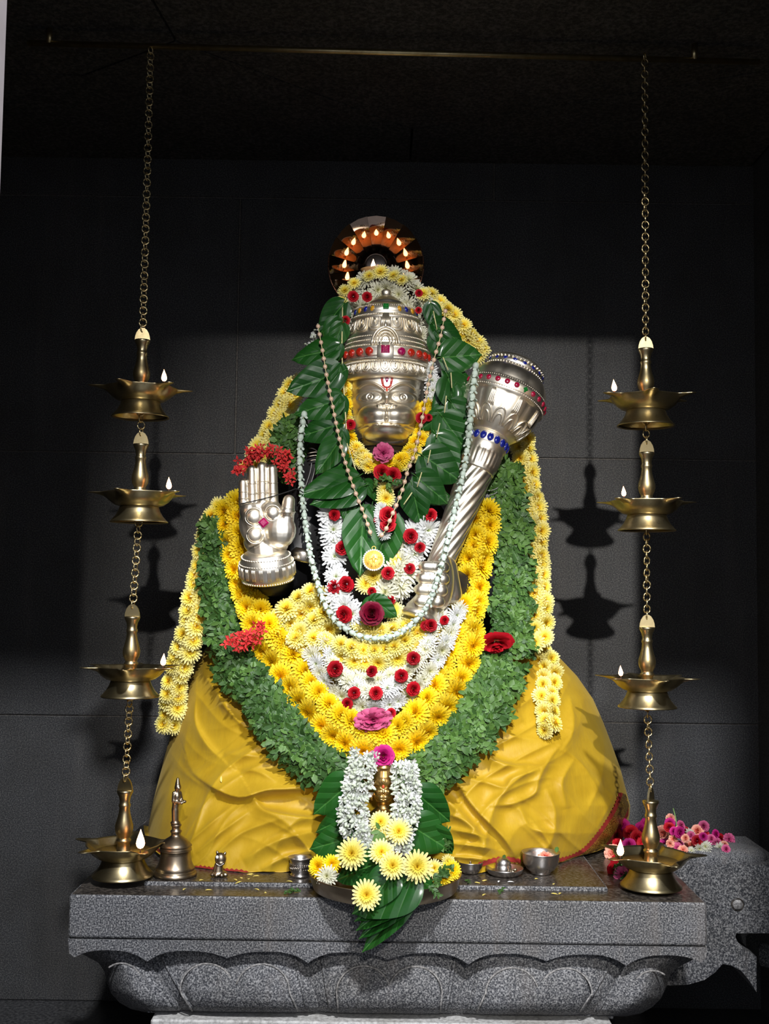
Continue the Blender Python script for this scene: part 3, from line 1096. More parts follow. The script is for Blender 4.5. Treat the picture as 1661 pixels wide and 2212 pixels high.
# creases and joint rings of the fingers, thumb ring
for (b, t, rb, rt) in fingers:
    for q in (.30, .60):
        x0, y0 = b[0] + (t[0] - b[0]) * q, b[1] + (t[1] - b[1]) * q
        pts = [hp(x0 + rb * 1.03 * math.sin(a), y0 + 1.2 * math.cos(a), -.0035) + np.array([0, -rb * 1.0 * kh * math.cos(a), 0]) for a in np.linspace(-1.25, 1.25, 9)]
        obj('finger_ring', MB().add(*tube(pts, .0008, 6)).mesh('finger_ring'), M['silver'], hand)
pts = [hp(621 + 17.5 * math.sin(a), 1106 + 1.5 * math.cos(a), -.012) + np.array([0, -16.5 * kh * math.cos(a), 0]) for a in np.linspace(-1.4, 1.4, 9)]
obj('thumb_ring', MB().add(*tube(pts, .0010, 6)).mesh('thumb_ring'), M['silver'], hand)
for cx, cy, r in ((548, 1116, 19), (589, 1108, 17), (551, 1156, 18.5)):
    pts = [hp(cx + r * math.cos(a), cy + r * math.sin(a), -.0215) for a in np.linspace(0, 2 * PI, 28, endpoint=False)]
    obj('palm_ring', MB().add(*tube(pts, .0007, 6, True)).mesh('palm_ring'), M['silver'], hand)
set_gem(hand, gem_square, M['ruby'], hp(569, 1129, -.0255), (0, -1, .05), .0072, spin=.75)
# wrist cuff, flaring to a beaded rim
cw = at(577, 1232, YH + .008)
V, Fc = lathe([(44 * kh, 42 * kh), (47 * kh, 40 * kh), (52 * kh, 34 * kh), (59 * kh, 18 * kh), (61 * kh, 12 * kh), (60 * kh, 6 * kh), (61 * kh, 0), (59 * kh, -12 * kh), (55 * kh, -20 * kh), (48 * kh, -24 * kh), (0, -24 * kh)], 60)
Rt = Matrix.Rotation(math.radians(-4), 4, 'Y') @ Matrix.Rotation(math.radians(20), 4, 'X')
Mc = Matrix.Translation(Vector([float(q) for q in cw])) @ Rt @ Matrix.Diagonal((1, .82, 1, 1))
cuff = obj('wrist_cuff', mesh_of('wrist_cuff', V, Fc), M['silver'], idol, Mc)
for zz, rr, n, rad in ((34, 53, 56, .0016), (-20, 56, 62, .0017), (21, 59, 64, .0012)):
    mb = MB()
    for a in np.linspace(0, 2 * PI, n, endpoint=False):
        mb.add(*ball((rr * kh * math.cos(a), rr * kh * math.sin(a), zz * kh), rad, 7, 5))
    o = obj('beading', mb.mesh('beading'), M['silver'], cuff, Mc)
    o['kind'] = 'stuff'
for a in np.linspace(PI, 2 * PI, 12):
    mb = MB()
    for d in (-.05, 0, .05):
        mb.add(*tube([((61.5 if z < 12 else 60.5) * kh * math.cos(a + d), (61.5 if z < 12 else 60.5) * kh * math.sin(a + d), z * kh) for z in (-9, 0, 8, 16)], .0010, 5))
    obj('cuff_ridge', mb.mesh('cuff_ridge'), M['silver'], cuff, Mc)
# second small bangle behind the cuff
bp_ = at(655, 1200, .035)
V, Fc = lathe([(24 * kh, -15 * kh), (28 * kh, -10 * kh), (26 * kh, -4 * kh), (29 * kh, 2 * kh), (25 * kh, 9 * kh), (20 * kh, 15 * kh)], 40, lambda th, r, z, j: r * (1 + .03 * np.sin(th * 20)))
obj('bangle', mesh_of('bangle', V, Fc), M['old_silver'], idol, Matrix.Translation(Vector([float(q) for q in bp_])) @ Matrix.Rotation(.2, 4, 'Y'))
# black thread tied round the fingers
thr = thing('black_thread', 'thin black thread tied across the fingers of the silver palm', 'thread', tuple(map(float, hp(578, 1075, -.012))))
pts = smooth_path([hp(518, 1091, .004), hp(522, 1088, -.010), hp(545, 1083, -.0145), hp(575, 1076, -.0145), hp(600, 1069, -.0145), hp(625, 1061, -.018), hp(640, 1056, -.010), hp(655, 1064, .0)], 30)
obj('strand', MB().add(*tube(pts, .0011, 6)).mesh('strand'), M['thread'], thr)

# ---- mace held in the left hand
A = at(905, 1338, -.03)
B = at(1122, 776, .085)
ax_ = B - A
LM = float(np.linalg.norm(ax_))
ps = LM / 602.0                               # metres per profile pixel
mace = thing('mace', 'jewelled silver mace with bulbous head resting against the idol shoulder', 'mace', tuple(map(float, A)))
Mm = frame(ax_, up=(0, -1, 0), loc=A)           # local z along the mace, local y towards the front-ish
def mz(pr):
    return [(r * ps, s * ps) for r, s in pr]


def spiral(th, r, z, j):
    return r * (1 + .03 * np.cos(13 * th - z / ps * .16))


V, Fc = lathe(mz([(0, 0), (36, 0), (38, 4), (36, 12), (33, 14), (34, 20), (29, 30), (24, 42)]), 48, lambda th, r, z, j: r * (1 + (.02 * np.sin(th * 24) if 0 < j < 6 else 0)))
obj('pommel', mesh_of('pommel', V, Fc), M['silver'], mace, Mm)
V, Fc = lathe(mz([(23 + 12 * t, 40 + 295 * t) for t in np.linspace(0, 1, 80)]), 130, spiral)
obj('shaft', mesh_of('shaft', V, Fc), M['silver'], mace, Mm)
V, Fc = lathe(mz([(36, 330), (38, 334), (37, 338), (39, 345), (41, 370), (39, 374), (42, 378), (40, 384), (44, 388), (45, 394), (43, 402), (44, 408), (41, 414)]), 96,
              lambda th, r, z, j: r * (1 + (.03 * np.sin(th * 26) if 2 < j < 5 else 0)))
collar = obj('collar', mesh_of('collar', V, Fc), M['silver'], mace, Mm)
HP = [(40, 412), (50, 420), (62, 434), (73, 452), (80, 472), (83, 486), (85, 489), (88, 491), (88, 495), (86, 498), (89, 500), (90, 512), (88, 515), (85, 517), (84, 521), (81, 536), (74, 550), (66, 558), (62, 562),
      (64, 565), (65, 570), (60, 574), (62, 577), (58, 584), (44, 592), (24, 600), (0, 603)]


def head_mod(th, r, z, j):
    s = z / ps
    if s < 488 and s > 416:
        return r * (1 + .035 * np.abs(np.cos(th * 5)) ** .6 - .02)
    if 522 < s < 556:
        return r * (1 + .03 * np.abs(np.cos(th * 4)) ** .5 - .02)
    return np.full_like(th, r)


V, Fc = lathe(mz(smooth_path(HP, 60)), 120, head_mod)
mh = obj('mace_head', mesh_of('mace_head', V, Fc), M['silver'], mace, Mm)


def mace_pt(th, r, s):
    """th measured from the front of the mace, positive to the right"""
    front = -PI / 2 if Mm.col[1][1] > 0 else PI / 2
    return Mm @ Vector((r * ps * math.cos(front + th), r * ps * math.sin(front + th), s * ps)), (Mm.to_3x3() @ Vector((math.cos(front + th), math.sin(front + th), 0)))


_sgn = 1
_p, _ = mace_pt(.6, 80, 500)
_q, _ = mace_pt(-.6, 80, 500)
if _p.x < _q.x:
    _sgn = -1
for th in np.linspace(-1.5, 1.5, 14):
    p, n = mace_pt(_sgn * th, 88.5, 506)
    isg = abs(th - .346) < .12
    set_gem(mh, gem_square if isg else gem_round, M['emerald'] if isg else M['rasp'], p, n, .0052 if isg else .0058, up=tuple(ax_ / LM), spin=.78 if isg else 0)
for th in np.linspace(-1.5, 1.5, 10):
    p, n = mace_pt(_sgn * th, 63, 569)
    set_gem(mh, gem_round, M['sapphire'], p, n, (.0055, .0035, .004), up=tuple(ax_ / LM))
for th in np.linspace(-1.4, 1.4, 9):
    p, n = mace_pt(_sgn * th, 44, 398)
    set_gem(collar, gem_round, M['sapphire'], p, n, (.0066, .0088, .006), up=tuple(ax_ / LM))
for s, r, n, rad in ((494, 88, 110, .0012), (517, 86, 110, .0012), (561, 64, 60, .0020), (576, 62, 44, .0024)):
    mb = MB()
    for a in np.linspace(0, 2 * PI, n, endpoint=False):
        mb.add(*ball((r * ps * math.cos(a), r * ps * math.sin(a), s * ps), rad, 7, 5))
    o = obj('beading', mb.mesh('beading'), M['silver'], mh, Mm)
    o['kind'] = 'stuff'
for th in np.linspace(-1.3, 1.3, 7):
    pts, pts2 = [], []
    for a in np.linspace(0, PI, 13):
        s = 424 + 30 * math.sin(a)
        p, n = mace_pt(_sgn * (th + .20 * math.cos(a)), float(np.interp(s, [412, 420, 434, 452, 472], [41, 51, 63, 74, 81])) + 1.5, s)
        pts.append(p)
        s = 424 + 18 * math.sin(a)
        p, n = mace_pt(_sgn * (th + .12 * math.cos(a)), float(np.interp(s, [412, 420, 434, 452, 472], [41, 51, 63, 74, 81])) + 1.5, s)
        pts2.append(p)
    mb = MB().add(*tube([tuple(p) for p in pts], .0018, 6)).add(*tube([tuple(p) for p in pts2], .0013, 6))
    obj('lotus_motif', mb.mesh('lotus_motif'), M['silver'], mh)
for th in (-1.05, -.35, .35, 1.05):
    mb = MB()
    for d in (-.05, -.017, .017, .05):
        pts = []
        for s in np.linspace(452, 487, 6):
            p, n = mace_pt(_sgn * (th + d * (1.6 - .9 * (s - 452) / 35)), float(np.interp(s, [434, 452, 472, 486], [63, 74, 81, 84])) + 2.0, s)
            pts.append(tuple(p))
        mb.add(*tube(pts, .0014, 6))
    obj('tassel_motif', mb.mesh('tassel_motif'), M['silver'], mh)

# silver left hand closed round the mace shaft
kg = kpx(-.04)
gp = lambda px, py, Y: at(px, py, Y)
shp = [ball(gp(955, 1255, -.035), np.array([26, 30, 62]) * kg, 18, 14), capsule(gp(962, 1225, -.02), gp(975, 1285, -.01), 26 * kg, 24 * kg, 14)]
for i, (yl, xl, xr) in enumerate([(1222, 912, 958), (1247, 906, 958), (1272, 902, 954), (1296, 900, 948)]):
    yr = yl + 4
    shp.append(capsule(gp(xr, yr, -.062), gp(xl + 8, yl + 2, -.060), 13.5 * kg, 12 * kg, 14))
    shp.append(capsule(gp(xl + 8, yl + 2, -.060), gp(xl + 2, yl + 1, -.035), 12 * kg, 11 * kg, 14))
    shp.append(ball(gp(xr - 4, yr, -.065), np.array([15, 14, 13.5]) * kg, 12, 8))
grip = obj('mace_hand', melt(shp, .0018, 3, 'mace_hand'), M['silver'], idol)
for i, (yl, xl, xr) in enumerate([(1222, 912, 958), (1247, 906, 958), (1272, 902, 954), (1296, 900, 948)]):
    x0 = xl + 22
    pts = [gp(x0 + 1.2 * math.cos(a), yl + 2 + 13.4 * math.sin(a), -.060) + np.array([0, -13.2 * kg * math.cos(a), 0]) for a in np.linspace(-1.2, 1.2, 9)]
    obj('finger_ring', MB().add(*tube(pts, .0009, 6)).mesh('finger_ring'), M['silver'], grip)
V, Fc = ball((0, 0, 0), (.018, .012, .036), 16, 10)
# ------------------------------------------------------------------ yellow silk over the crossed legs
CR = np.array([(1380, 462, 1150, .085), (1420, 428, 1208, .055), (1460, 406, 1246, .035), (1510, 389, 1281, .010), (1560, 376, 1303, -.008), (1610, 362, 1322, -.02),
               (1660, 349, 1340, -.032), (1710, 336, 1353, -.042), (1740, 329, 1361, -.047), (1760, 325, 1360, -.05), (1800, 318, 1352, -.055), (1840, 311, 1328, -.06), (1870, 308, 1300, -.063), (1895, 308, 1290, -.066)])
CYB = .30


def cloth_Y(px, py):
    xl, xr, yf = (np.interp(py, CR[:, 0], CR[:, i]) for i in (1, 2, 3))
    c_, a_ = (xl + xr) / 2, (xr - xl) / 2
    t = np.clip((px - c_) / a_, -1, 1)
    ex = 3.0 + np.where(t < 0, 4.0 * sstep(1640, 1850, py), 0)
    Y = CYB - (CYB - yf) * np.clip(1 - np.abs(t) ** ex, 0, 1) ** (1 / 2.2)
    # hollow between the shins
    Y = Y + .045 * np.exp(-((px - 835) / 130) ** 2) * sstep(1600, 1760, py)
    return Y


FOLDS = [  # polyline in px, half width, height (m), one-sidedness
    ([(735, 1700), (640, 1704), (580, 1706), (544, 1716), (518, 1722), (482, 1712), (443, 1689), (417, 1668), (405, 1640)], 20, .020, .8),
    ([(544, 1716), (560, 1740), (585, 1754), (671, 1767), (730, 1760)], 16, .016, .8),
    ([(424, 1490), (420, 1543), (427, 1575), (450, 1612), (480, 1640)], 13, .014, .5),
    ([(405, 1560), (398, 1620), (405, 1660)], 16, .008, .0),
    ([(470, 1525), (502, 1508), (535, 1493)], 10, .012, .7),
    ([(470, 1478), (482, 1523), (544, 1587)], 5, .0035, .0),
    ([(544, 1590), (575, 1564)], 8, .005, .3),
    ([(480, 1627), (547, 1633), (610, 1636)], 15, .007, .4),
    ([(600, 1690), (560, 1668), (520, 1662)], 14, .006, .3),
    ([(407, 1820), (461, 1773), (505, 1738)], 9, .006, .2), ([(420, 1845), (480, 1795), (540, 1752)], 10, .006, .2), ([(450, 1860), (520, 1800), (600, 1770)], 11, .006, .2),
    ([(330, 1850), (352, 1760), (372, 1680), (400, 1600)], 14, .007, .0), ([(372, 1840), (385, 1770), (400, 1710)], 12, .006, .0),
    ([(520, 1860), (590, 1820), (660, 1800), (700, 1796)], 18, .010, .5), ([(560, 1880), (620, 1850), (690, 1835)], 12, .007, .4),
    ([(1033, 1606), (1063, 1638), (1103, 1653), (1142, 1653)], 12, .016, .8),
    ([(981, 1680), (1023, 1743), (1087, 1810), (1118, 1858)], 15, .016, -.8), ([(905, 1700), (960, 1725), (1010, 1775), (1060, 1840)], 20, .014, .4),
    ([(1231, 1500), (1240, 1553), (1235, 1590), (1215, 1620)], 12, .008, .2),
    ([(1210, 1610), (1188, 1638), (1164, 1685), (1154, 1715), (1103, 1737), (1060, 1740)], 12, .009, .3),
    ([(1000, 1680), (1050, 1690), (1090, 1700), (1110, 1680), (1170, 1660)], 10, .007, .2),
    ([(1290, 1540), (1305, 1600), (1300, 1680), (1270, 1750)], 14, .007, .0), ([(1330, 1650), (1325, 1720), (1290, 1790)], 12, .007, .0),
    ([(1180, 1700), (1200, 1760), (1190, 1820), (1150, 1860)], 16, .008, .2), ([(1120, 1740), (1150, 1790), (1230, 1800)], 12, .007, .2), ([(1240, 1640), (1215, 1690), (1225, 1750)], 14, .007, .1),
    ([(970, 1790), (1020, 1800), (1060, 1812)], 8, .008, .4), ([(965, 1820), (1020, 1826), (1070, 1834)], 8, .008, .4), ([(960, 1850), (1010, 1852), (1060, 1858)], 7, .007, .4),
    ([(960, 1755), (1000, 1770), (1040, 1800)], 8, .006, .4), ([(1060, 1560), (1110, 1590), (1180, 1600)], 14, .005, .2), ([(1100, 1520), (1130, 1560)], 8, .004, .2)]


def seg_dist(px, py, line):
    best = np.full(px.shape, 1e9)
    sgn = np.zeros(px.shape)
    Lpos = np.zeros(px.shape)
    Q = smooth_path(line, 24)
    for i in range(len(Q) - 1):
        a, b = Q[i], Q[i + 1]
        d = b - a
        L2 = d @ d
        t = np.clip(((px - a[0]) * d[0] + (py - a[1]) * d[1]) / L2, 0, 1)
        ex, ey = px - (a[0] + d[0] * t), py - (a[1] + d[1] * t)
        dd = np.hypot(ex, ey)
        m = dd < best
        best = np.where(m, dd, best)
        sgn = np.where(m, np.sign(d[0] * ey - d[1] * ex), sgn)
        Lpos = np.where(m, (i + t) / (len(Q) - 1), Lpos)
    return best, sgn, Lpos


def fold_height(px, py):
    h = np.zeros(px.shape)
    for line, w, a, side in FOLDS:
        d, s, L = seg_dist(px, py, line)
        ww = np.where(s * side > 0, w * (1 + 2.2 * abs(side)), w * (1 - .62 * abs(side)))
        fade = np.clip(np.sin(np.clip(L, .02, .98) * PI), 0, 1) ** .5
        h += 2.2 * a * np.exp(-np.sqrt((d / ww) ** 2 + .02) * 1.5) * fade
    # slack ripples
    q = (px * .80 + py * .6)
    r = (px * -.6 + py * .8)
    h += .0022 * np.sin(q / 17 + 1.7 * np.sin(r / 47)) * np.sin(r / 60 + 1.2) + .0016 * np.sin(r / 21 + 2.1 * np.sin(q / 61)) + .0012 * np.sin(q / 9 + 2.5 * np.sin(r / 33)) * np.sin(q / 71)
    u = q + 26 * np.sin(r / 55 + 1) + 14 * np.sin(q / 37)
    w = r + 30 * np.sin(q / 63 + 2) + 12 * np.sin(r / 29)
    m1 = .5 + .5 * np.sin(px / 83 + py / 131 + 1.0)
    h += .019 * m1 * (1 - np.abs(np.sin(u / 56))) ** 2.4 + .017 * (1 - m1) * (1 - np.abs(np.sin(w / 50 + .6))) ** 2.4
    h += .006 * (1 - np.abs(np.sin(u / 25 + w / 70))) ** 2.4 * m1 + .0055 * (1 - np.abs(np.sin(w / 21 + u / 90))) ** 2.4 * (1 - m1)
    return h


NU, NV = 420, 230
tt = np.linspace(-1, 1, NU)
tt = np.sign(tt) * (1 - (1 - np.abs(tt)) ** 1.5)
rows = np.linspace(1380, 1893, NV)
PY = np.repeat(rows[:, None], NU, 1)
xl, xr = np.interp(PY, CR[:, 0], CR[:, 1]), np.interp(PY, CR[:, 0], CR[:, 2])
PX = (xl + xr) / 2 + (xr - xl) / 2 * tt[None, :]
CYv = cloth_Y(PX, PY) - fold_height(PX, PY) * np.clip(1.15 - np.abs(tt)[None, :] ** 6, .1, 1)
CPt = at(PX, PY, CYv)
ztab = ZP2 + .0015 + .0012 * np.sin(PX / 11.0)
CPt[..., 2] = np.maximum(CPt[..., 2], ztab)
cl = thing('silk_cloth', 'yellow silk cloth draped over the crossed legs of the idol', 'cloth', (0, -.02, ZP2))
V, Fc = grid(CPt)
obj('drape', mesh_of('drape', V, [f[::-1] for f in Fc]), M['silk'], cl)


def cloth_strip(line, w0, w1, lift, name, m, n=70, scal=0.0, side=1):
    """ribbon on the cloth between offsets w0 and w1 (px, to the right of the line)"""
    Q = smooth_path(line, n)
    T = np.gradient(Q, axis=0)
    T /= np.linalg.norm(T, axis=1)[:, None]
    Nn = np.stack([-T[:, 1], T[:, 0]], 1) * side
    R = []
    for j, w in enumerate(np.linspace(w0, w1, 5)):
        ww = w + (scal * np.abs(np.sin(np.arange(n) * .9)) if j == 0 else 0)
        p = Q + Nn * np.reshape(ww, (-1, 1) if np.ndim(ww) else (1, 1))
        p[:, 0] = np.clip(p[:, 0], np.interp(p[:, 1], CR[:, 0], CR[:, 1]) + 2, np.interp(p[:, 1], CR[:, 0], CR[:, 2]) - 2.5)
        Y = cloth_Y(p[:, 0], p[:, 1]) - fold_height(p[:, 0], p[:, 1]) - lift
        q = at(p[:, 0], p[:, 1], Y)
        q[:, 2] = np.maximum(q[:, 2], ZP2 + .003)
        R.append(q)
    V, Fc = grid(np.array(R))
    return obj(name, mesh_of(name, V, Fc), m, cl)


HEM = [(1341, 1712), (1328, 1746), (1310, 1776), (1287, 1808), (1265, 1832), (1246, 1845), (1226, 1853), (1208, 1857)]
cloth_strip(HEM, -1, 5, .0022, 'red_hem', M['red_cloth'], 90, -4, -1)
cloth_strip(HEM, 5, 27, .0022, 'gold_border', M['brocade'], 90, 0, -1)
cloth_strip(HEM, 27, 33, .0024, 'red_hem', M['red_cloth'], 90, 0, -1)
H2 = [(1120, 1868), (1080, 1862), (1050, 1868), (1030, 1878), (1005, 1884)]
cloth_strip([(1125, 1862), (1085, 1856), (1040, 1868), (1015, 1880)][::-1], -4, 4, .0024, 'red_hem', M['red_cloth'], 40, -3)
cloth_strip([(1208, 1876), (1160, 1872), (1100, 1876)], 0, 12, .0024, 'gold_border', M['brocade'], 40)
for x0, x1, hh in ((412, 545, .0065), (322, 372, .012)):
    cols_ = [i for i in range(0, NU, 2) if x0 < PX[-1, i] < x1]
    lo_, hi_ = [], []
    for n_, i in enumerate(cols_):
        j = max(q for q in range(NV) if CPt[q, i, 2] > ztab[q, i] + 1e-6)
        p = CPt[j, i] + np.array([0, -.003, 0])
        lo_.append((p[0], p[1], ZP2 + .0012))
        hi_.append((p[0], p[1] - .0005, ZP2 + hh * (.6 if n_ % 2 else 1.0) * min(1, 6 * (n_ + 1) / len(cols_), 6 * (len(cols_) - n_) / len(cols_))))
    V, Fc = grid(np.array([lo_, hi_]))
    obj('red_hem', mesh_of('red_hem', V, Fc), M['red_cloth'], cl)
# ------------------------------------------------------------------ blossoms and leaves, one mesh per kind, radius 1, facing +z
def petal(L, w, r0, ang, e0, e1, z0, cup=.18, tip=.35, rows=(0, .38, .76, 1)):
    wid = {0: .4, 1: .85, 2: 1.0, 3: tip}
    V, Fc = [], []
    x, z, prev = r0, z0, 0.0
    for j, t in enumerate(rows):
        e = math.radians(e0 + (e1 - e0) * t)
        x += (t - prev) * L * math.cos(e)
        z += (t - prev) * L * math.sin(e)
        prev = t
        hw = w * .5 * wid[j]
        V += [(x, -hw, z), (x + (.06 * L if j == 3 else 0), 0, z - cup * hw * 2), (x, hw, z)]
    for j in range(len(rows) - 1):
        a = j * 3
        Fc += [(a, a + 1, a + 4, a + 3), (a + 1, a + 2, a + 5, a + 4)]
    ca, sa = math.cos(ang), math.sin(ang)
    return [(vx * ca - vy * sa, vx * sa + vy * ca, vz) for vx, vy, vz in V], Fc


def rosette(name, rings, m, seed, jit=.12, cup=.18, tip=.35):
    rr = random.Random(seed)
    mb = MB()
    for n, L, w, r0, e0, e1, z0 in rings:
        ph = rr.uniform(0, 6)
        for i in range(n):
            a = ph + 2 * PI * i / n + rr.uniform(-1, 1) * jit * 6 / n
            de = rr.uniform(-1, 1) * 60 * jit
            mb.add(*petal(L * rr.uniform(1 - jit, 1 + jit * .6), w * rr.uniform(.85, 1.15), r0, a, e0 + de, e1 + de * 1.3, z0, cup, tip))
    me = mb.mesh(name)
    me.materials.append(m)
    return me


def mums(name, m, seeds, kind):
    R = {'pom': [(22, .92, .19, .06, 0, 2, -.06), (22, .88, .18, .05, 16, 14, .0), (20, .76, .17, .05, 32, 28, .05), (17, .60, .15, .04, 50, 42, .08), (13, .44, .13, .03, 66, 58, .11), (8, .30, .11, .01, 82, 78, .13)],
         'daisy': [(22, .92, .19, .08, 0, 8, .0), (21, .78, .17, .06, 16, 20, .05), (17, .52, .13, .05, 46, 38, .06), (13, .32, .11, .03, 66, 54, .07), (8, .20, .09, .01, 82, 78, .08)],
         'loose': [(20, .95, .17, .05, -4, 10, .0), (19, .84, .16, .05, 16, 20, .04), (16, .64, .14, .04, 38, 34, .06), (11, .40, .11, .02, 62, 52, .06), (6, .22, .08, .01, 80, 78, .06)]}[kind]
    return [rosette(name, R, m, s, .15 if kind == 'loose' else .10, .14, .68) for s in seeds]


def rose_mesh(name, m, seed, open_=.8):
    rr = random.Random(seed)
    mb = MB()
    for k, (n, r, h, fl, half) in enumerate([(3, .16, .62, .05, 1.25), (4, .30, .60, .12, 1.0), (5, .50, .50, .30, .85), (5, .68, .38, .50, .82), (6, .78, .20, .75, .75)]):
        ph = rr.uniform(0, 6)
        for i in range(n):
            a0 = ph + 2 * PI * i / n + rr.uniform(-.12, .12)
            P = np.zeros((5, 6, 3))
            for j, v in enumerate(np.linspace(0, 1, 5)):
                for q, u in enumerate(np.linspace(-1, 1, 6)):
                    wv = math.sin(PI * (.22 + .62 * v)) ** .7
                    a = a0 + u * half * wv
                    rad = r * (.25 + .75 * v ** .6) + fl * open_ * .34 * v ** 2.4 + .03 * math.sin(3 * u + k)
                    z = h * v * (1 - .13 * u * u) - fl * .16 * v ** 3 - .1 * k * .3
                    P[j, q] = (rad * math.cos(a), rad * math.sin(a), z)
            mb.add(*grid(P))
    me = mb.mesh(name)
    me.materials.append(m)
    return me


def carnation_mesh(name, m, seed):
    rr = random.Random(seed)
    mb = MB()
    for n, L, w, r0, e0, e1, z0 in [(13, .88, .46, .1, 2, 0, 0), (13, .80, .42, .08, 24, 18, .02), (12, .66, .38, .06, 44, 34, .04), (10, .5, .32, .04, 62, 54, .06), (7, .36, .26, .02, 78, 74, .08)]:
        ph = rr.uniform(0, 6)
        for i in range(n):
            V, Fc = petal(L, w, r0, ph + 2 * PI * i / n + rr.uniform(-.1, .1), e0 + rr.uniform(-12, 12), e1 + rr.uniform(-22, 22), z0, rr.choice((-.45, .45)), .9)
            mb.add(V, Fc)
    me = mb.mesh(name)
    me.materials.append(m)
    return me


def star_mesh(name, m, n=4):
    mb = MB()
    for i in range(n):
        a = 2 * PI * i / n
        V = [(0.06, 0, .0), (.45, -.26, .10), (.45, .26, .10), (1, 0, .02), (.45, 0, .04)]
        Fc = [(0, 1, 4), (0, 4, 2), (1, 3, 4), (4, 3, 2)]
        ca, sa = math.cos(a), math.sin(a)
        mb.add([(x * ca - y * sa, x * sa + y * ca, z) for x, y, z in V], Fc)
    mb.add(*tube([(0, 0, .02), (0, 0, -.9)], .05, 5))
    me = mb.mesh(name, False)
    me.materials.append(m)
    return me


def simple_leaf(L, w, fold, bend, twist=0.0):
    """small leaf along +y, 8 triangles"""
    ys = [0, .3, .68, 1]
    ws = [.12, .92, .8, 0]
    V = []
    for y, q in zip(ys, ws):
        z = bend * y * y
        V += [(-w * .5 * q, y * L, z + fold * q * w), (0, y * L, z), (w * .5 * q, y * L, z + fold * q * w)]
    Fc = []
    for j in range(3):
        a = j * 3
        Fc += [(a, a + 1, a + 4, a + 3), (a + 1, a + 2, a + 5, a + 4)]
    return V, Fc


def rot_pts(V, R, t=(0, 0, 0)):
    return [tuple(R @ Vector(v) + Vector(t)) for v in V]


def sprig_mesh(name, mleaf, seed):
    rr = random.Random(seed)
    mb = MB()
    mb.add(*tube([(0, 0, 0), (.03, .3, .05), (-.02, .62, .04), (0, .92, .0)], [.028, .024, .02, .012], 4))
    for i in range(14):
        y = .04 + .86 * i / 13
        side = (-1) ** i
        R = Matrix.Rotation(rr.uniform(-.5, .5), 3, 'Y') @ Matrix.Rotation(-side * rr.uniform(.35, 1.25), 3, 'Z') @ Matrix.Rotation(rr.uniform(-.1, .6), 3, 'X')
        V, Fc = simple_leaf(rr.uniform(.22, .42), rr.uniform(.16, .26), rr.uniform(.02, .14), rr.uniform(-.2, .05))
        mb.add(rot_pts(V, R, (0, y, .03 + rr.uniform(0, .16))), Fc)
    me = mb.mesh(name)
    me.materials.append(mleaf)
    return me


def betel_mesh(name, m, seed):
    rr = random.Random(seed)
    nv, nu = 22, 17
    P = np.zeros((nv, nu, 3))
    curl, fold, tw = rr.uniform(-.16, .05), rr.uniform(.06, .16), rr.uniform(-.15, .15)
    for j, v in enumerate(np.linspace(0, 1, nv)):
        # heart-shaped half width
        hw = .43 * (math.sin(PI * min(1, v ** .62 * .98)) ** .75) * (1 - .28 * v) if v > 0 else .05
        hw = max(hw, .012 * (1 - v))
        if v > .86:
            hw = .43 * (1 - .28 * v) * math.sin(PI * .86 ** .62 * .98) ** .75 * ((1 - v) / .14) ** 1.25
        for i, u in enumerate(np.linspace(-1, 1, nu)):
            x = u * hw
            y = v - .10 * (abs(u) ** 1.5) * (1 - v) ** 3
            vein = 0.0
            for q in (.06, .2, .38, .55):
                d = (v - q - .32 * abs(u) ** .8 * (1 - .3 * q))
                vein += math.exp(-(d / .028) ** 2)
            z = fold * abs(x) - .006 * vein * (1 - abs(u)) ** .3 - .016 * math.exp(-(u / .07) ** 2) + curl * v * v + tw * x * v + .014 * math.sin(5 * v + 3 * u + seed)
            z -= .10 * u ** 4 * hw
            P[j, i] = (x, y, z)
    mb = MB().add(*grid(P))
    mb.add(*tube([(0, .01, 0), (0, -.08, .01), (.02, -.17, .03)], [.014, .012, .010], 5))
    me = mb.mesh(name)
    me.materials.append(m)
    return me


def jasmine_mesh(name, m, seed):
    rr = random.Random(seed)
    mb = MB()
    if seed % 2:
        mb.add(*lathe([(.02, -.7), (.07, -.6), (.09, 0), (.20, .25), (.24, .5), (.16, .8), (.03, 1.0)], 6))
    else:
        mb.add(*tube([(0, 0, -.7), (0, 0, .05)], [.05, .08], 5))
        for i in range(6):
            mb.add(*petal(.72, .34, .03, 2 * PI * i / 6 + rr.uniform(-.2, .2), rr.uniform(25, 65), rr.uniform(0, 45), .0, .2, .3))
    me = mb.mesh(name)
    me.materials.append(m)
    return me


def crown_bud_mesh(name, m):
    mb = MB()
    mb.add(*lathe([(.12, -.62), (.34, -.45), (.40, -.1), (.36, .2), (.26, .46), (.10, .6), (0, .62)], 10, lambda th, r, z, j: r * (1 + .10 * np.cos(5 * th))))
    for i in range(5):
        mb.add(*petal(.62, .46, .26, 2 * PI * i / 5 + .3, -30, -75, -.28, .2, .3))
    me = mb.mesh(name)
    me.materials.append(m)
    return me


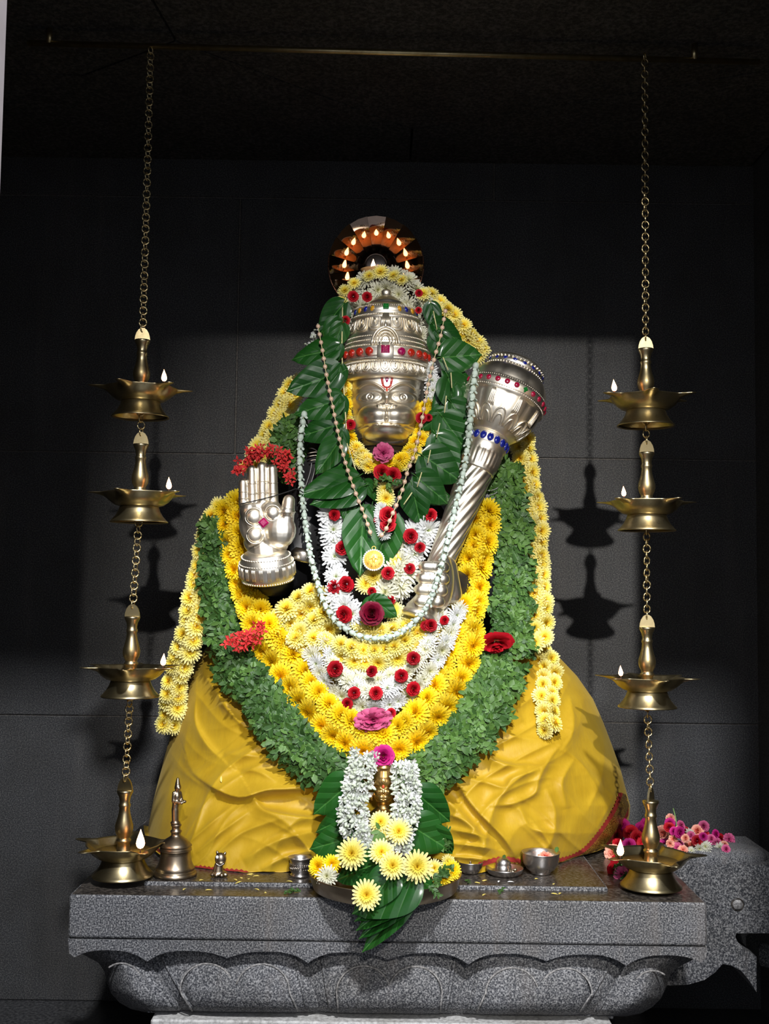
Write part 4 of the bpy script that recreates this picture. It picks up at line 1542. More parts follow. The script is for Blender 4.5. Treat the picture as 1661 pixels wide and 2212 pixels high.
BRIGHT = mums('yellow_chrysanthemum', M['bright'], (1, 2, 3, 4), 'pom')
PALE = mums('pale_chrysanthemum', M['paley'], (5, 6, 7), 'daisy')
PALEP = mums('pale_pompon', M['paley'], (15, 16), 'pom')
CREAM = mums('cream_chrysanthemum', M['cream'], (8, 9, 10), 'loose')
WHITE = mums('white_chrysanthemum', M['whitep'], (11, 12, 13), 'loose')
ROSE = [rose_mesh('red_rose', M['rose'], s) for s in (1, 2, 3)]
MAROON = [rose_mesh('maroon_rose', M['maroon'], 4, .6)]
MAGENTA = [rose_mesh('magenta_rose', M['magenta'], 5), rose_mesh('magenta_rose', M['magenta'], 6)]
PINKR = [rose_mesh('pink_rose', M['pink'], 7), carnation_mesh('pink_carnation', M['pink'], 3)]
SALMON = [carnation_mesh('salmon_rose', M['salmon'], 4), rose_mesh('salmon_rose', M['salmon'], 9)]
IXORA = [star_mesh('coral_blossom', M['coral'])]
SPRIG = [sprig_mesh('basil_sprig', M['tulsi'], s) for s in range(1, 6)] + [sprig_mesh('basil_sprig', M['tulsi2'], s) for s in range(6, 10)]
DSPRIG = [sprig_mesh('basil_sprig', M['tulsi2'], s) for s in range(10, 14)] + [sprig_mesh('basil_sprig', M['tulsi'], s) for s in (14, 15)]
BETEL = [betel_mesh('betel_leaf', M['betel'], s) for s in range(1, 6)]
JAS = [jasmine_mesh('jasmine_bud', M['jasmine'], s) for s in (1, 2, 4, 3)]
MINT = [crown_bud_mesh('crown_flower', M['mint'])]


def put(kind, parent, name, p, n, r, spin=None, up=(0, 0, 1)):
    me = random.choice(kind)
    return obj(name, me, None, parent, frame(n, up, rnd(0, 6.28) if spin is None else spin, r, p))


def rope(parent, pts, width, d, kinds, name, dens=1.0, bulge=.75, jit=.25, face=.55, string=True, tilt=.25, sizes=(.88, 1.12)):
    """flowers strung into a thick garland: pts (px, py, Y); width and flower size d in px; kinds = [(meshes, name, weight)]"""
    Q = smooth_path(pts, 220)
    L = np.concatenate([[0], np.cumsum(np.hypot(*np.diff(Q[:, :2], axis=0).T))])
    half = max(0.0, (width - d) / 2)
    rows = max(1, int(round(half * 2 / (d * .52))) + 1)
    step = d * .54 / dens
    n = int(L[-1] / step)
    tot = sum(k[2] for k in kinds)
    for i in range(n + 1):
        for j in range(rows):
            s = min(L[-1], max(0, (i + (.5 if j % 2 else 0) + rnd(-jit, jit)) * step))
            q = np.array([np.interp(s, L, Q[:, c_]) for c_ in range(3)])
            q2 = np.array([np.interp(min(s + 4, L[-1]), L, Q[:, c_]) for c_ in range(3)])
            q1 = np.array([np.interp(max(s - 4, 0), L, Q[:, c_]) for c_ in range(3)])
            T = (q2 - q1)[:2]
            T = T / (np.linalg.norm(T) + 1e-9)
            nx, ny = -T[1], T[0]
            o = 0 if rows == 1 else (-1 + 2 * j / (rows - 1))
            o += rnd(-jit, jit) * .5
            o = max(-1.08, min(1.08, o))
            px, py = q[0] + nx * o * half, q[1] + ny * o * half
            k = kpx(q[2])
            Y = q[2] - bulge * (half + d * .15) * k * math.sqrt(max(0, 1 - .8 * o * o))
            p = at(px, py, Y)
            nrm = np.array([nx * o * face, -1.0, -ny * o * face + .12]) + np.array([rnd(-tilt, tilt), 0, rnd(-tilt, tilt)])
            x = random.uniform(0, tot)
            for kd in kinds:
                x -= kd[2]
                if x <= 0:
                    break
            put(kd[0], parent, kd[1], p, nrm, d * .5 * k * rnd(*sizes))
    if string:
        obj('string', MB().add(*tube(at(Q[::4, 0], Q[::4, 1], Q[::4, 2] + .004), .0015, 5)).mesh('string'), M['string'], parent)


def at_point(pts, i=0):
    return tuple(map(float, at(*pts[i])))


# ---- outer garlands of pale chrysanthemums hanging from the shoulders
g1 = [(705, 675, .17), (665, 745, .17), (640, 825, .165), (607, 890, .155), (577, 950, .15), (535, 1015, .145), (488, 1085, .135), (460, 1140, .13), (443, 1200, .13), (431, 1260, .13), (418, 1320, .13), (408, 1375, .13), (392, 1425, .15), (377, 1475, .17), (372, 1530, .18), (362, 1578, .19)]
ga = thing('flower_garland', 'long pale yellow chrysanthemum garland hanging left of the raised palm', 'garland', at_point(g1, 8))
rope(ga, g1[2:6], 62, 46, [(PALE, 'pale_chrysanthemum', 1)], 'x')
rope(ga, g1[6:], 70, 48, [(PALE, 'pale_chrysanthemum', 2), (PALEP, 'pale_chrysanthemum', 1)], 'x', string=False)
g1r = [(925, 640, .16), (985, 695, .165), (1040, 762, .175), (1110, 850, .19), (1128, 950, .17), (1138, 1015, .16), (1148, 1075, .15), (1157, 1140, .14), (1158, 1200, .135), (1165, 1260, .125), (1167, 1330, .115), (1165, 1390, .09)]
gb = thing('flower_garland', 'long pale yellow chrysanthemum garland hanging behind the mace and over the cloth', 'garland', at_point(g1r, 8))
rope(gb, g1r[:3], 58, 44, [(PALE, 'pale_chrysanthemum', 1), (PALEP, 'pale_chrysanthemum', .6)], 'x')
rope(gb, g1r[4:], 66, 46, [(PALE, 'pale_chrysanthemum', 2), (PALEP, 'pale_chrysanthemum', 1)], 'x', string=False)
tail = [(1168, 1412), (1188, 1446), (1180, 1500), (1186, 1540), (1188, 1578)]
tail = [(a, b, float(cloth_Y(np.array(float(a)), np.array(float(b)))) - .028) for a, b in tail]
rope(gb, tail, 62, 42, [(PALEP, 'pale_chrysanthemum', 1)], 'x', tilt=.6)

# ---- basil garlands
def sprigs(parent, pts, width, kinds, size, n, layers=2, down=0.0, seed=3, yoff=0.0):
    """short leafy sprigs tied across a string, splaying outwards"""
    rr = random.Random(seed)
    Q = smooth_path(pts, 200)
    for i in range(n):
        t = (i + rr.random()) / n
        j = min(198, int(t * 199))
        q = Q[j]
        T = (Q[j + 1] - Q[max(0, j - 1)])[:2]
        T /= np.linalg.norm(T) + 1e-9
        nx, ny = -T[1], T[0]
        o = rr.uniform(-1, 1)
        half = width / 2 - size * .30
        k = kpx(q[2])
        px, py = q[0] + nx * o * half, q[1] + ny * o * half
        Y = q[2] - .72 * half * k * math.sqrt(max(0, 1 - .85 * o * o)) - rr.uniform(0, .012) + yoff
        dirp = np.array([nx * o * .9 + T[0] * rr.uniform(-.9, .9), ny * o * .9 + T[1] * rr.uniform(-.9, .9) + down])
        nrm = np.array([nx * o * .7 + rr.uniform(-.45, .45), -1.0, -ny * o * .7 + .15 + rr.uniform(-.45, .45)])
        up = (dirp[0], 0.0, -dirp[1])
        p = at(px, py, Y)
        s = size * k * rr.uniform(.8, 1.2)
        Mx = frame(nrm, up, rr.uniform(-.3, .3), s, p) @ Matrix.Translation((0, -.45, 0))
        obj('basil_sprig', rr.choice(kinds), None, parent, Mx)
    obj('string', MB().add(*tube(at(Q[::5, 0], Q[::5, 1], Q[::5, 2] + .004), .0022, 5)).mesh('string'), M['twig'], parent)


bl = [(640, 905, .125), (628, 960, .125), (610, 1020, .13)]
bl2 = [(478, 1130, .112), (472, 1200, .11), (474, 1270, .108), (482, 1340, .10), (498, 1410, .07)]
tb1 = thing('basil_garland', 'hanging basil leaf garland between the pale and bright yellow garlands on the left', 'garland', at_point(bl2, 2))
sprigs(tb1, bl, 62, DSPRIG, 50, 60, seed=4)
sprigs(tb1, bl2, 76, DSPRIG, 46, 230, seed=5)
br = [(1082, 1000, .125), (1092, 1080, .12), (1105, 1160, .11), (1110, 1240, .10), (1105, 1320, .09), (1112, 1405, .06)]
tb2 = thing('basil_garland', 'hanging basil leaf garland beside the mace on the right', 'garland', at_point(br, 2))
sprigs(tb2, br, 84, SPRIG, 46, 295, seed=6)


def over_cloth(pts, lift):
    return [(a, b, float(cloth_Y(np.array(float(a)), np.array(float(b)))) - lift - c_) for a, b, c_ in pts]


sl = over_cloth([(505, 1412, .02), (545, 1470, .015), (590, 1535, .015), (640, 1600, .015), (695, 1645, .02), (765, 1672, .03)], .022)
tb3 = thing('basil_garland', 'thick basil leaf garland sweeping over the left knee', 'garland', at_point(sl, 2))
sprigs(tb3, sl, 104, DSPRIG, 50, 298, down=.25, seed=7)
sr = over_cloth([(1085, 1425, .015), (1062, 1490, .015), (1020, 1560, .015), (975, 1620, .015), (925, 1662, .02), (872, 1680, .03)], .022)
tb4 = thing('basil_garland', 'thick basil leaf garland sweeping over the right knee', 'garland', at_point(sr, 2))
sprigs(tb4, sr, 108, SPRIG, 50, 298, down=.3, seed=8)

# ---- inner garland of bright yellow chrysanthemums
g3 = [(500, 1085, .095), (503, 1150, .085), (518, 1220, .075), (540, 1290, .06), (562, 1355, .03)] + over_cloth([(600, 1410, .03), (645, 1472, .03), (700, 1540, .035), (760, 1588, .045), (822, 1605, .05), (885, 1582, .045), (940, 1520, .035), (980, 1445, .03)], .03) + [(1005, 1375, .0), (1016, 1300, .03), (1026, 1225, .055), (1042, 1150, .07), (1040, 1092, .085)]
gi = thing('flower_garland', 'heavy bright yellow chrysanthemum garland looping from the palm to the mace across the lap', 'garland', at_point(g3, 9))
rope(gi, g3[:5], 84, 58, [(BRIGHT, 'yellow_chrysanthemum', 1)], 'x')
rope(gi, g3[4:14], 104, 60, [(BRIGHT, 'yellow_chrysanthemum', 1)], 'x', string=False)
rope(gi, g3[13:], 86, 60, [(BRIGHT, 'yellow_chrysanthemum', 1)], 'x', string=False)

# ---- pale yellow garland on the chest and lap
gc = thing('flower_garland', 'pale yellow chrysanthemum garland heaped on the belly below the white roses garland', 'garland', tuple(map(float, at(700, 1340, -.02))))
rope(gc, [(690, 1280, .035), (640, 1315, .03), (605, 1350, .03)], 80, 54, [(PALEP, 'pale_chrysanthemum', 1)], 'x')
rope(gc, [(720, 1330, .02), (680, 1360, .01), (650, 1390, .005)], 84, 54, [(PALEP, 'pale_chrysanthemum', 1)], 'x')
rope(gc, [(650, 1385, .01), (720, 1400, -.025), (790, 1418, -.04), (850, 1412, -.04), (915, 1375, -.03), (945, 1350, -.02)], 74, 50, [(PALEP, 'pale_chrysanthemum', 2), (PALE, 'pale_chrysanthemum', 1)], 'x')

rope(gc, [(770, 1352, -.01), (820, 1372, -.025), (880, 1362, -.02), (915, 1340, -.015)], 66, 50, [(PALE, 'pale_chrysanthemum', 1), (PALEP, 'pale_chrysanthemum', 1)], 'x', string=False)

# ---- white chrysanthemum garland with red roses on the chest
gw = thing('flower_garland', 'white chrysanthemum garland with red roses on the chest around the pendant', 'garland', tuple(map(float, at(740, 1200, .0))))
rope(gw, [(716, 1108, .03), (722, 1170, .025), (725, 1240, .015), (740, 1305, .0), (790, 1348, -.02)], 76, 62, [(WHITE, 'white_chrysanthemum', 1)], 'x')
rope(gw, [(915, 1140, .02), (885, 1190, .01), (862, 1245, .0), (838, 1290, -.01)], 84, 64, [(WHITE, 'white_chrysanthemum', 1), (CREAM, 'cream_chrysanthemum', 1.4)], 'x')
for px, py, r, Y in ((740, 1183, 15, -.012), (722, 1112, 12, -.005), (748, 1262, 16, -.02), (722, 1268, 14, -.012), (743, 1327, 17, -.035), (887, 1158, 15, -.02), (907, 1182, 11, -.012), (838, 1238, 13, -.035), (885, 1228, 11, -.02), (803, 1278, 9, -.03), (845, 1297, 9, -.03), (930, 1112, 13, .0)):
    put(ROSE, gw, 'red_rose', at(px, py, Y), (rnd(-.4, .4), -1, rnd(-.2, .4)), r * kpx(Y) * 1.15)
for px, py in ((806, 1245), (850, 1320), (790, 1262), (860, 1215)):
    put(PALE, gw, 'pale_chrysanthemum', at(px, py, -.004), (0, -1, .2), 24 * kpx(0))
# lower white garland with red roses
gx = thing('flower_garland', 'white flower garland dotted with red roses below the pale yellow band on the lap', 'garland', tuple(map(float, at(800, 1490, -.06))))
lw = [(688, 1395, -.02), (705, 1440, -.04), (735, 1480, -.055), (790, 1510, -.065), (850, 1500, -.065), (895, 1465, -.055), (930, 1415, -.045), (955, 1360, -.035), (975, 1310, -.01)]
rope(gx, [(730, 1462, -.035), (800, 1478, -.05), (870, 1460, -.04)], 60, 42, [(CREAM, 'cream_chrysanthemum', 1)], 'x', string=False)
rope(gx, lw, 78, 44, [(CREAM, 'cream_chrysanthemum', 1), (WHITE, 'white_chrysanthemum', .6)], 'x', dens=1.1)
for px, py, r, Y in ((724, 1445, 17, -.082), (803, 1450, 12, -.085), (893, 1422, 14, -.082), (867, 1460, 14, -.088), (893, 1488, 15, -.086), (765, 1497, 13, -.09), (812, 1497, 14, -.092), (750, 1520, 12, -.085), (930, 1350, 14, -.06), (918, 1352, 10, -.06), (845, 1540, 10, -.095), (960, 1340, 10, -.05)):
    put(ROSE, gx, 'red_rose', at(px, py, Y), (rnd(-.5, .5), -1, rnd(-.2, .4)), r * kpx(Y) * 1.1)

# ---- garland round the crown: cream chrysanthemums, red buds, yellow edge
gt = thing('flower_garland', 'cream chrysanthemum garland with red buds arching behind the silver crown', 'garland', tuple(map(float, at(830, 620, .12))))
rope(gt, [(738, 770, .115), (748, 715, .13), (765, 660, .14), (800, 618, .145), (835, 605, .145), (872, 622, .145), (902, 665, .14), (920, 720, .13), (928, 770, .12)], 84, 50, [(CREAM, 'cream_chrysanthemum', 1)], 'x')
rope(gt, [(930, 800, .09), (935, 840, .08), (935, 870, .075)], 40, 40, [(WHITE, 'white_chrysanthemum', 1)], 'x', string=False)
for px, py, r in ((763, 640, 13), (793, 641, 12), (746, 692, 11), (905, 633, 9), (904, 670, 8)):
    put(ROSE, gt, 'red_rose_bud', at(px, py, .075), (rnd(-.3, .3), -1, 0), r * kpx(.08))
for px, py, r in ((745, 628, 17), (822, 588, 20), (765, 612, 16), (868, 605, 15), (915, 635, 18), (738, 650, 14), (940, 662, 18), (798, 596, 16), (850, 596, 16)):
    put(PALE + BRIGHT[:1], gt, 'pale_chrysanthemum', at(px, py, .125), (rnd(-.3, .3), -1, .4), r * kpx(.1))

# ---- small jasmine strand on the left of the head
gj = thing('jasmine_strand', 'short pale jasmine strand left of the crown behind the betel leaves', 'garland', tuple(map(float, at(690, 700, .16))))
for t in np.linspace(0, 1, 46):
    px, py = 725 - 62 * t + rnd(-7, 7), 660 + 95 * t ** 1.2 + rnd(-5, 5)
    put(JAS, gj, 'jasmine_bud', at(px, py, .155 + rnd(-.008, .008)), (rnd(-1, .6), -1, rnd(-.3, .8)), 9 * kpx(.16))

# ---- yellow garland close round the face
gn = thing('flower_garland', 'bright yellow chrysanthemum garland close round the silver face', 'garland', tuple(map(float, at(800, 1000, .02))))
rope(gn, [(744, 815, .085), (742, 865, .08), (745, 920, .07), (762, 965, .055), (795, 1000, .035), (830, 1008, .025), (868, 998, .035), (898, 965, .05), (918, 915, .065), (924, 865, .075)], 46, 36, [(BRIGHT, 'yellow_chrysanthemum', 2), (PALEP, 'pale_chrysanthemum', 1)], 'x')
for px, py, r, Y in ((757, 917, 11, .035), (910, 903, 12, .03), (926, 902, 8, .035)):
    put(ROSE, gn, 'red_rose', at(px, py, Y), (rnd(-.3, .3), -1, 0), r * kpx(Y) * 1.1)
# hanging tassel of the same garland
rope(gn, [(833, 1058, .0), (833, 1092, -.005)], 48, 40, [(PALEP, 'yellow_chrysanthemum', 1)], 'x', string=False)
for px, py, r, Y in ((825, 1020, 17, -.02), (848, 1026, 17, -.02), (818, 1122, 10, -.02), (838, 1112, 17, -.035), (838, 1132, 16, -.035)):
    put(ROSE, gn, 'red_rose', at(px, py, Y), (rnd(-.2, .2), -1, .2), r * kpx(Y) * 1.15)
sprigs(gn, [(812, 1036, -.005), (835, 1040, -.012), (858, 1044, -.005)], 34, SPRIG, 26, 14, seed=21)
for t in np.linspace(0, 1, 7):
    put(WHITE, gn, 'white_chrysanthemum', at(822 + 6 * t + rnd(-3, 3), 1098 + 55 * t, -.022), (rnd(-.4, .1), -1, 0), 15 * kpx(0))

# ---- betel leaf garlands
def betel(parent, base, tip, Y, dY=0.0, wid=1.0, roll=0.0, nrm=(0, -1, .15), name='betel_leaf', i=None):
    a, b = at(*base, Y), at(*tip, Y + dY)
    y = Vector(b - a)
    L = y.length
    y.normalize()
    n = Vector(nrm)
    n = (n - y * n.dot(y)).normalized()
    n = Matrix.Rotation(roll, 3, y) @ n
    x = y.cross(n)
    R = Matrix((x * L * wid, y * L, n * L)).transposed().to_4x4()
    return obj(name, BETEL[i] if i is not None else random.choice(BETEL), None, parent, Matrix.Translation(Vector([float(q) for q in a])) @ R)


bl_ = thing('betel_garland', 'string of glossy betel leaves down the left of the face', 'garland', tuple(map(float, at(700, 880, .03))))
LL = [((752, 655), (688, 722), .10, 1.0), ((740, 690), (712, 770), .085, .95), ((748, 700), (720, 760), .08, 1.0), ((736, 752), (628, 772), .06, .95), ((742, 745), (700, 800), .055, .8), ((742, 805), (620, 846), .05, .95), ((745, 790), (720, 860), .045, .8), ((744, 862), (636, 896), .045, .95), ((745, 858), (728, 930), .04, .8), ((744, 915), (642, 944), .04, .95),
      ((748, 930), (738, 1000), .035, .7), ((742, 952), (684, 1026), .03, .95), ((760, 990), (690, 1040), .03, .8), ((775, 1032), (648, 1072), .012, .85), ((790, 1052), (672, 1092), .005, .9), ((772, 1062), (742, 1122), .002, .9), ((800, 1040), (830, 1090), .01, .7)]
for b, t, Y, w in LL:
    betel(bl_, (b[0] - 9, b[1]), (t[0] - 2, t[1]), Y - .012, .012, w * .92, rnd(-.3, .3))
obj('string', MB().add(*tube([at(740, 660, .09), at(738, 760, .06), at(744, 860, .04), at(750, 960, .028), at(780, 1050, .0)], .0015, 5)).mesh('string'), M['straw'], bl_)
br_ = thing('betel_garland', 'string of glossy betel leaves down the right of the face', 'garland', tuple(map(float, at(960, 880, .03))))
RL = [((920, 655), (938, 720), .10, .8), ((925, 700), (1000, 742), .09, 1.0), ((935, 720), (960, 790), .085, 1.0), ((945, 772), (1040, 764), .055, 1.1), ((950, 800), (1020, 830), .06, .9), ((958, 815), (1002, 905), .045, 1.1), ((970, 835), (930, 900), .05, .9), ((965, 870), (1022, 935), .04, 1.0), ((955, 890), (900, 930), .045, .8), ((945, 900), (1010, 985), .032, 1.0), ((932, 940), (985, 1020), .025, 1.0), ((905, 985), (994, 1040), .008, 1.15), ((890, 1030), (966, 1088), .0, 1.0), ((880, 1050), (905, 1138), -.002, 1.0), ((905, 1060), (980, 1085), .012, .8)]
for b, t, Y, w in RL:
    betel(br_, (b[0] + 10, b[1]), (t[0] + 4, t[1]), Y - .012, .012, w * 1.0, rnd(-.3, .3))
for a, b, Y in (((936, 672), (944, 712), .075), ((957, 772), (968, 800), .03), ((974, 805), (976, 838), .02), ((964, 855), (960, 892), .015), ((950, 914), (943, 945), .005), ((930, 972), (924, 1000), -.012), ((911, 1020), (901, 1052), -.022), ((890, 1064), (872, 1090), -.03)):
    obj('straw_pin', MB().add(*tube([at(*a, Y), at(*b, Y)], .0011, 5)).mesh('straw_pin'), M['straw'], br_)
bc_ = thing('betel_garland', 'two long betel leaves hanging behind the round pendant', 'garland', tuple(map(float, at(790, 1140, .0))))
betel(bc_, (785, 1110), (776, 1246), -.012, .0, .85, -.2)
betel(bc_, (835, 1112), (812, 1238), -.008, .0, .95, .25)
betel(bc_, (800, 1100), (765, 1200), -.004, .0, .8, -.4)

# ---- string of pale crown flowers
cf_ = [(657, 895, .04), (649, 950, .03), (648, 1010, .015), (652, 1060, .01), (657, 1110, .01), (664, 1160, .008), (674, 1215, .0), (688, 1265, -.01), (705, 1312, -.022), (735, 1350, -.04), (785, 1376, -.058), (840, 1376, -.062), (888, 1350, -.066), (925, 1305, -.082), (945, 1250, -.095), (962, 1190, -.07), (978, 1120, -.052), (992, 1060, -.042), (1003, 1010, -.036), (1011, 955, -.03), (1017, 895, -.03), (1022, 840, -.03), (1028, 790, -.02)]
gm = thing('crown_flower_string', 'thin string of mint white crown flowers looping from left shoulder over the mace', 'garland', tuple(map(float, at(*cf_[10]))))
NB = 74
Q = smooth_path(cf_, NB)
for i in range(NB):
    T = Q[min(NB - 1, i + 1)] - Q[max(0, i - 1)]
    a, b = at(*Q[max(0, i - 1)]), at(*Q[min(NB - 1, i + 1)])
    d = b - a
    if Q[i][0] < 830:
        d = -d
    d = d / np.linalg.norm(d) + np.array([rnd(-.2, .2), rnd(-.6, .1), rnd(-.1, .1)])
    s = 13.5 if 6 < i < 64 else 15
    obj('crown_flower', MINT[0], None, gm, frame(d, (0, -1, 0), rnd(0, 6), tuple(s * kpx(0) * q_ for q_ in (1.18, 1.18, .86)), at(*Q[i])))
obj('string', MB().add(*tube(at(Q[:, 0], Q[:, 1], Q[:, 2]), .0009, 5)).mesh('string'), M['string'], gm)

# ---- bead necklace with round pendant
nk = thing('bead_necklace', 'pearl bead necklace with a round jewelled pendant hanging over the betel leaves', 'necklace', tuple(map(float, at(806, 1165, -.02))))
bead = mesh_of('bead', *lathe([(.12, -1.05), (.55, -.85), (.95, -.35), (1, .1), (.88, .5), (.5, .88), (.12, 1.05)], 12))
bead.materials.append(M['bead'])
NL = [(687, 705, .06), (697, 760, .035), (706, 815, .02), (717, 870, .012), (727, 920, .0), (738, 970, -.005), (754, 1025, -.015), (772, 1075, -.02), (788, 1115, -.026), (802, 1158, -.03)]
NR = [(962, 672, .065), (952, 725, .04), (938, 775, .02), (925, 830, .01), (916, 880, .0), (908, 925, -.005), (895, 980, -.008), (880, 1020, -.02), (868, 1062, -.03), (848, 1110, -.052), (830, 1150, -.045), (816, 1160, -.034)]
for path, n in ((NL, 27), (NR, 29)):
    Q = smooth_path(path, n * 2)
    for i in range(n):
        q = Q[2 * i]
        d = at(*Q[min(2 * n - 1, 2 * i + 1)]) - at(*Q[max(0, 2 * i - 1)])
        obj('bead', bead, None, nk, frame(d, (0, -1, 0), 0, (5.0 * kpx(0), 5.0 * kpx(0), 5.6 * kpx(0)), at(*q)))
    obj('chain', MB().add(*tube(at(Q[:, 0], Q[:, 1], Q[:, 2]), .0009, 5)).mesh('chain'), M['straw'], nk)
pc = at(807, 1210, -.036)
kp_ = kpx(-.036)
Mp = frame((0, -1, .15), loc=pc)
V, Fc = lathe([(0, -.0015), (21 * kp_, -.0015), (22 * kp_, 0), (21 * kp_, .0018), (0, .0014)], 40)
pen = obj('pendant', mesh_of('pendant', V, Fc), M['gold'], nk, Mp)
pearl = mesh_of('pendant_pearl', *ball((0, 0, 0), 1, 8, 6))
pearl.materials.append(M['pend_rim'])
for a in np.linspace(0, 2 * PI, 30, endpoint=False):
    obj('pendant_pearl', pearl, None, pen, Mp @ Matrix.Translation((22.2 * kp_ * math.cos(a), 22.2 * kp_ * math.sin(a), .0012)) @ Matrix.Diagonal((.0020, .0020, .0020, 1)))
mb = MB()
mb.add(*ball((0, .0062, .0022), (.0022, .0026, .0016), 10, 7)).add(*ball((0, .0005, .002), (.0032, .0048, .0018), 10, 7))
for s in (-1, 1):
    mb.add(*tube([(s * .002, .003, .0022), (s * .0075, .0015, .0022), (s * .009, .0065, .0022)], .0011, 6))
    mb.add(*tube([(s * .0015, -.003, .0022), (s * .004, -.007, .0022), (s * .0035, -.0125, .0022)], .0013, 6))
    mb.add(*tube([(s * .010, -.008, .002), (s * .0125, -.002, .002), (s * .0115, .006, .002)], .0012, 6))
obj('pendant_figure', mb.mesh('pendant_figure'), M['gold'], pen, Mp)
obj('pendant_loop', MB().add(*tube([(.0035 * math.cos(a), .0035 * math.sin(a) + 24 * kp_ + .002, 0) for a in np.linspace(0, 2 * PI, 16, endpoint=False)], .0008, 6, True)).mesh('pendant_loop'), M['gold'], pen, Mp)

# ---- single blossoms tucked into the garlands
def bloom(kind, name, label, px, py, Y, r, nrm=(0, -1, .15), squash=None, cat='flower'):
    t = obj(name, random.choice(kind), None, None, frame(nrm, (0, 0, 1), rnd(0, 6) if squash is None else .15, (r * kpx(Y),) * 3 if squash is None else tuple(r * kpx(Y) * q for q in squash), at(px, py, Y)))
    return tag(t, label, cat)


bloom(MAROON, 'maroon_rose', 'large dark maroon rose below the round pendant', 803, 1325, -.062, 29)
for (a, b, nm) in (((806, 1296), (776, 1318), 'l'), ((812, 1300), (858, 1335), 'r'), ((800, 1298), (838, 1290), 'u')):
    t = thing('rose_leaf', {'l': 'small dark rose leaf left of the maroon rose', 'r': 'rose leaf pointing right from under the maroon rose', 'u': 'small rose leaf above the maroon rose'}[nm], 'leaf', tuple(map(float, at(*a, -.05))))
    betel(t, a, b, -.045, .0, 1.0, .3, name='blade')
bloom([PINKR[1]], 'pink_flower', 'pink blossom under the chin of the silver face', 828, 978, .0, 23)
bloom([PINKR[1]], 'pink_carnation', 'ruffled pink carnation at the bottom of the lap garlands', 806, 1555, -.115, 42, (0, -1, .1), (1, .62, 1))
bloom(MAGENTA, 'magenta_rose', 'magenta rose above the small brass head', 828, 1633, -.165, 25)
bloom([PINKR[0]], 'pink_rose_bud', 'small pink rosebud beside the magenta rose above the brass head', 806, 1633, -.16, 12)
bloom(ROSE, 'red_rose', 'broad red rose lying on the right basil garland', 1072, 1388, .0, 40, (0, -.7, -.5), (1, .7, 1))


def cluster(label, spots, loc, name='ixora_cluster'):
    t = thing(name, label, 'flower', loc)
    rr = random.Random(len(spots) + int(spots[0][0]))
    for px, py, Y in spots:
        nrm = (rr.uniform(-.7, .7), -1, rr.uniform(-.5, .8))
        obj('coral_blossom', IXORA[0], None, t, frame(nrm, (0, 0, 1), rr.uniform(0, 6), rr.uniform(11, 15) * kpx(Y), at(px, py, Y)))
    return t


sp_ = []
rr_ = random.Random(5)
for i in range(64):
    t = rr_.random()
    cx, cy = smooth_path([(518, 1022), (528, 995), (558, 978), (592, 978), (615, 1000), (620, 1035)], 50)[int(t * 49)]
    sp_.append((cx + rr_.uniform(-13, 13), cy + rr_.uniform(-12, 12), .055 + rr_.uniform(-.012, .02)))
cluster('coral red ixora flowers crowning the fingertips of the silver palm', sp_, tuple(map(float, at(565, 990, .06))))
sp_ = []
for i in range(34):
    t = rr_.random()
    sp_.append((490 + 62 * t + rr_.uniform(-9, 9), 1392 - 14 * t + rr_.uniform(-17, 15), -.0 - .02 + rr_.uniform(-.01, .02)))
for i in range(7):
    sp_.append((560 + rr_.uniform(-9, 9), 1358 + rr_.uniform(-10, 10), -.02 + rr_.uniform(-.01, .01)))
cluster('coral red ixora flowers between the basil garland and the yellow garland on the left', sp_, tuple(map(float, at(525, 1385, 0))))
# ------------------------------------------------------------------ hanging oil lamps
KL = kpx(-.12)
flame_me = mesh_of('flame', *lathe([(.0, 0), (.13, .05), (.20, .16), (.225, .28), (.19, .46), (.12, .66), (.05, .85), (.0, 1.0)], 14))
flame_me.materials.append(M['flame'])
wick_me = mesh_of('wick', *tube([(0, 0, -.5), (0, 0, .6)], .09, 6))
wick_me.materials.append(M['wick'])


def bowl_mesh(nsp=5, ph=0.0):
    prof = [(0, 0), (20, 0), (43, 1), (52, 4), (62, 11), (69, 19), (73, 26), (75, 29.5), (75.5, 31), (73, 31), (70, 28), (64, 20), (54, 11), (40, 7), (0, 6)]

    def mod(th, r, z, j):
        sp = np.zeros_like(th)
        for i in range(nsp):
            d = (th - ph - 2 * PI * i / nsp + PI) % (2 * PI) - PI
            sp = np.maximum(sp, np.exp(-(np.abs(d) / .135) ** 3.0) + .18 * np.exp(-(np.abs(d) / .3) ** 2))
        amt = {5: 2, 6: 8, 7: 30, 8: 32, 9: 31, 10: 22, 11: 3}.get(j, 0)
        return (r + amt * sp) * KL
    V, Fc = lathe([(r, z * KL) for r, z in prof], 120, mod)
    return mesh_of('oil_bowl', V, Fc)


lz = lambda pr: [(r * KL, z * KL) for r, z in pr]
foot_me = mesh_of('foot', *lathe(lz([(58, 2), (62, 0), (62, 2), (58, 6), (51, 14), (45, 24), (42, 33), (40, 36), (0, 36)]), 56, cap=False))
stem_me = mesh_of('stem', *lathe(lz([(20, 40), (15, 45), (13, 58), (12.5, 66), (15, 68), (15, 72), (12.5, 74), (13, 78), (17, 86), (18.5, 94), (18, 102), (15, 112), (12, 124), (10.5, 136), (12, 139), (12, 143), (10.5, 145), (10.5, 150), (12, 158), (15, 164), (16.5, 168), (16.5, 171), (0, 172)]), 36))
tabp = [(-16.5, 0), (16.5, 0), (15.5, 8), (13, 16), (8.5, 23), (3, 26.5), (-3, 26.5), (-8.5, 23), (-13, 16), (-15.5, 8)]
V, Fc = prism([(x * KL, z * KL) for x, z in tabp], -2.2 * KL, 2.2 * KL)
tab_me = mesh_of('hanging_tab', V, Fc, False)
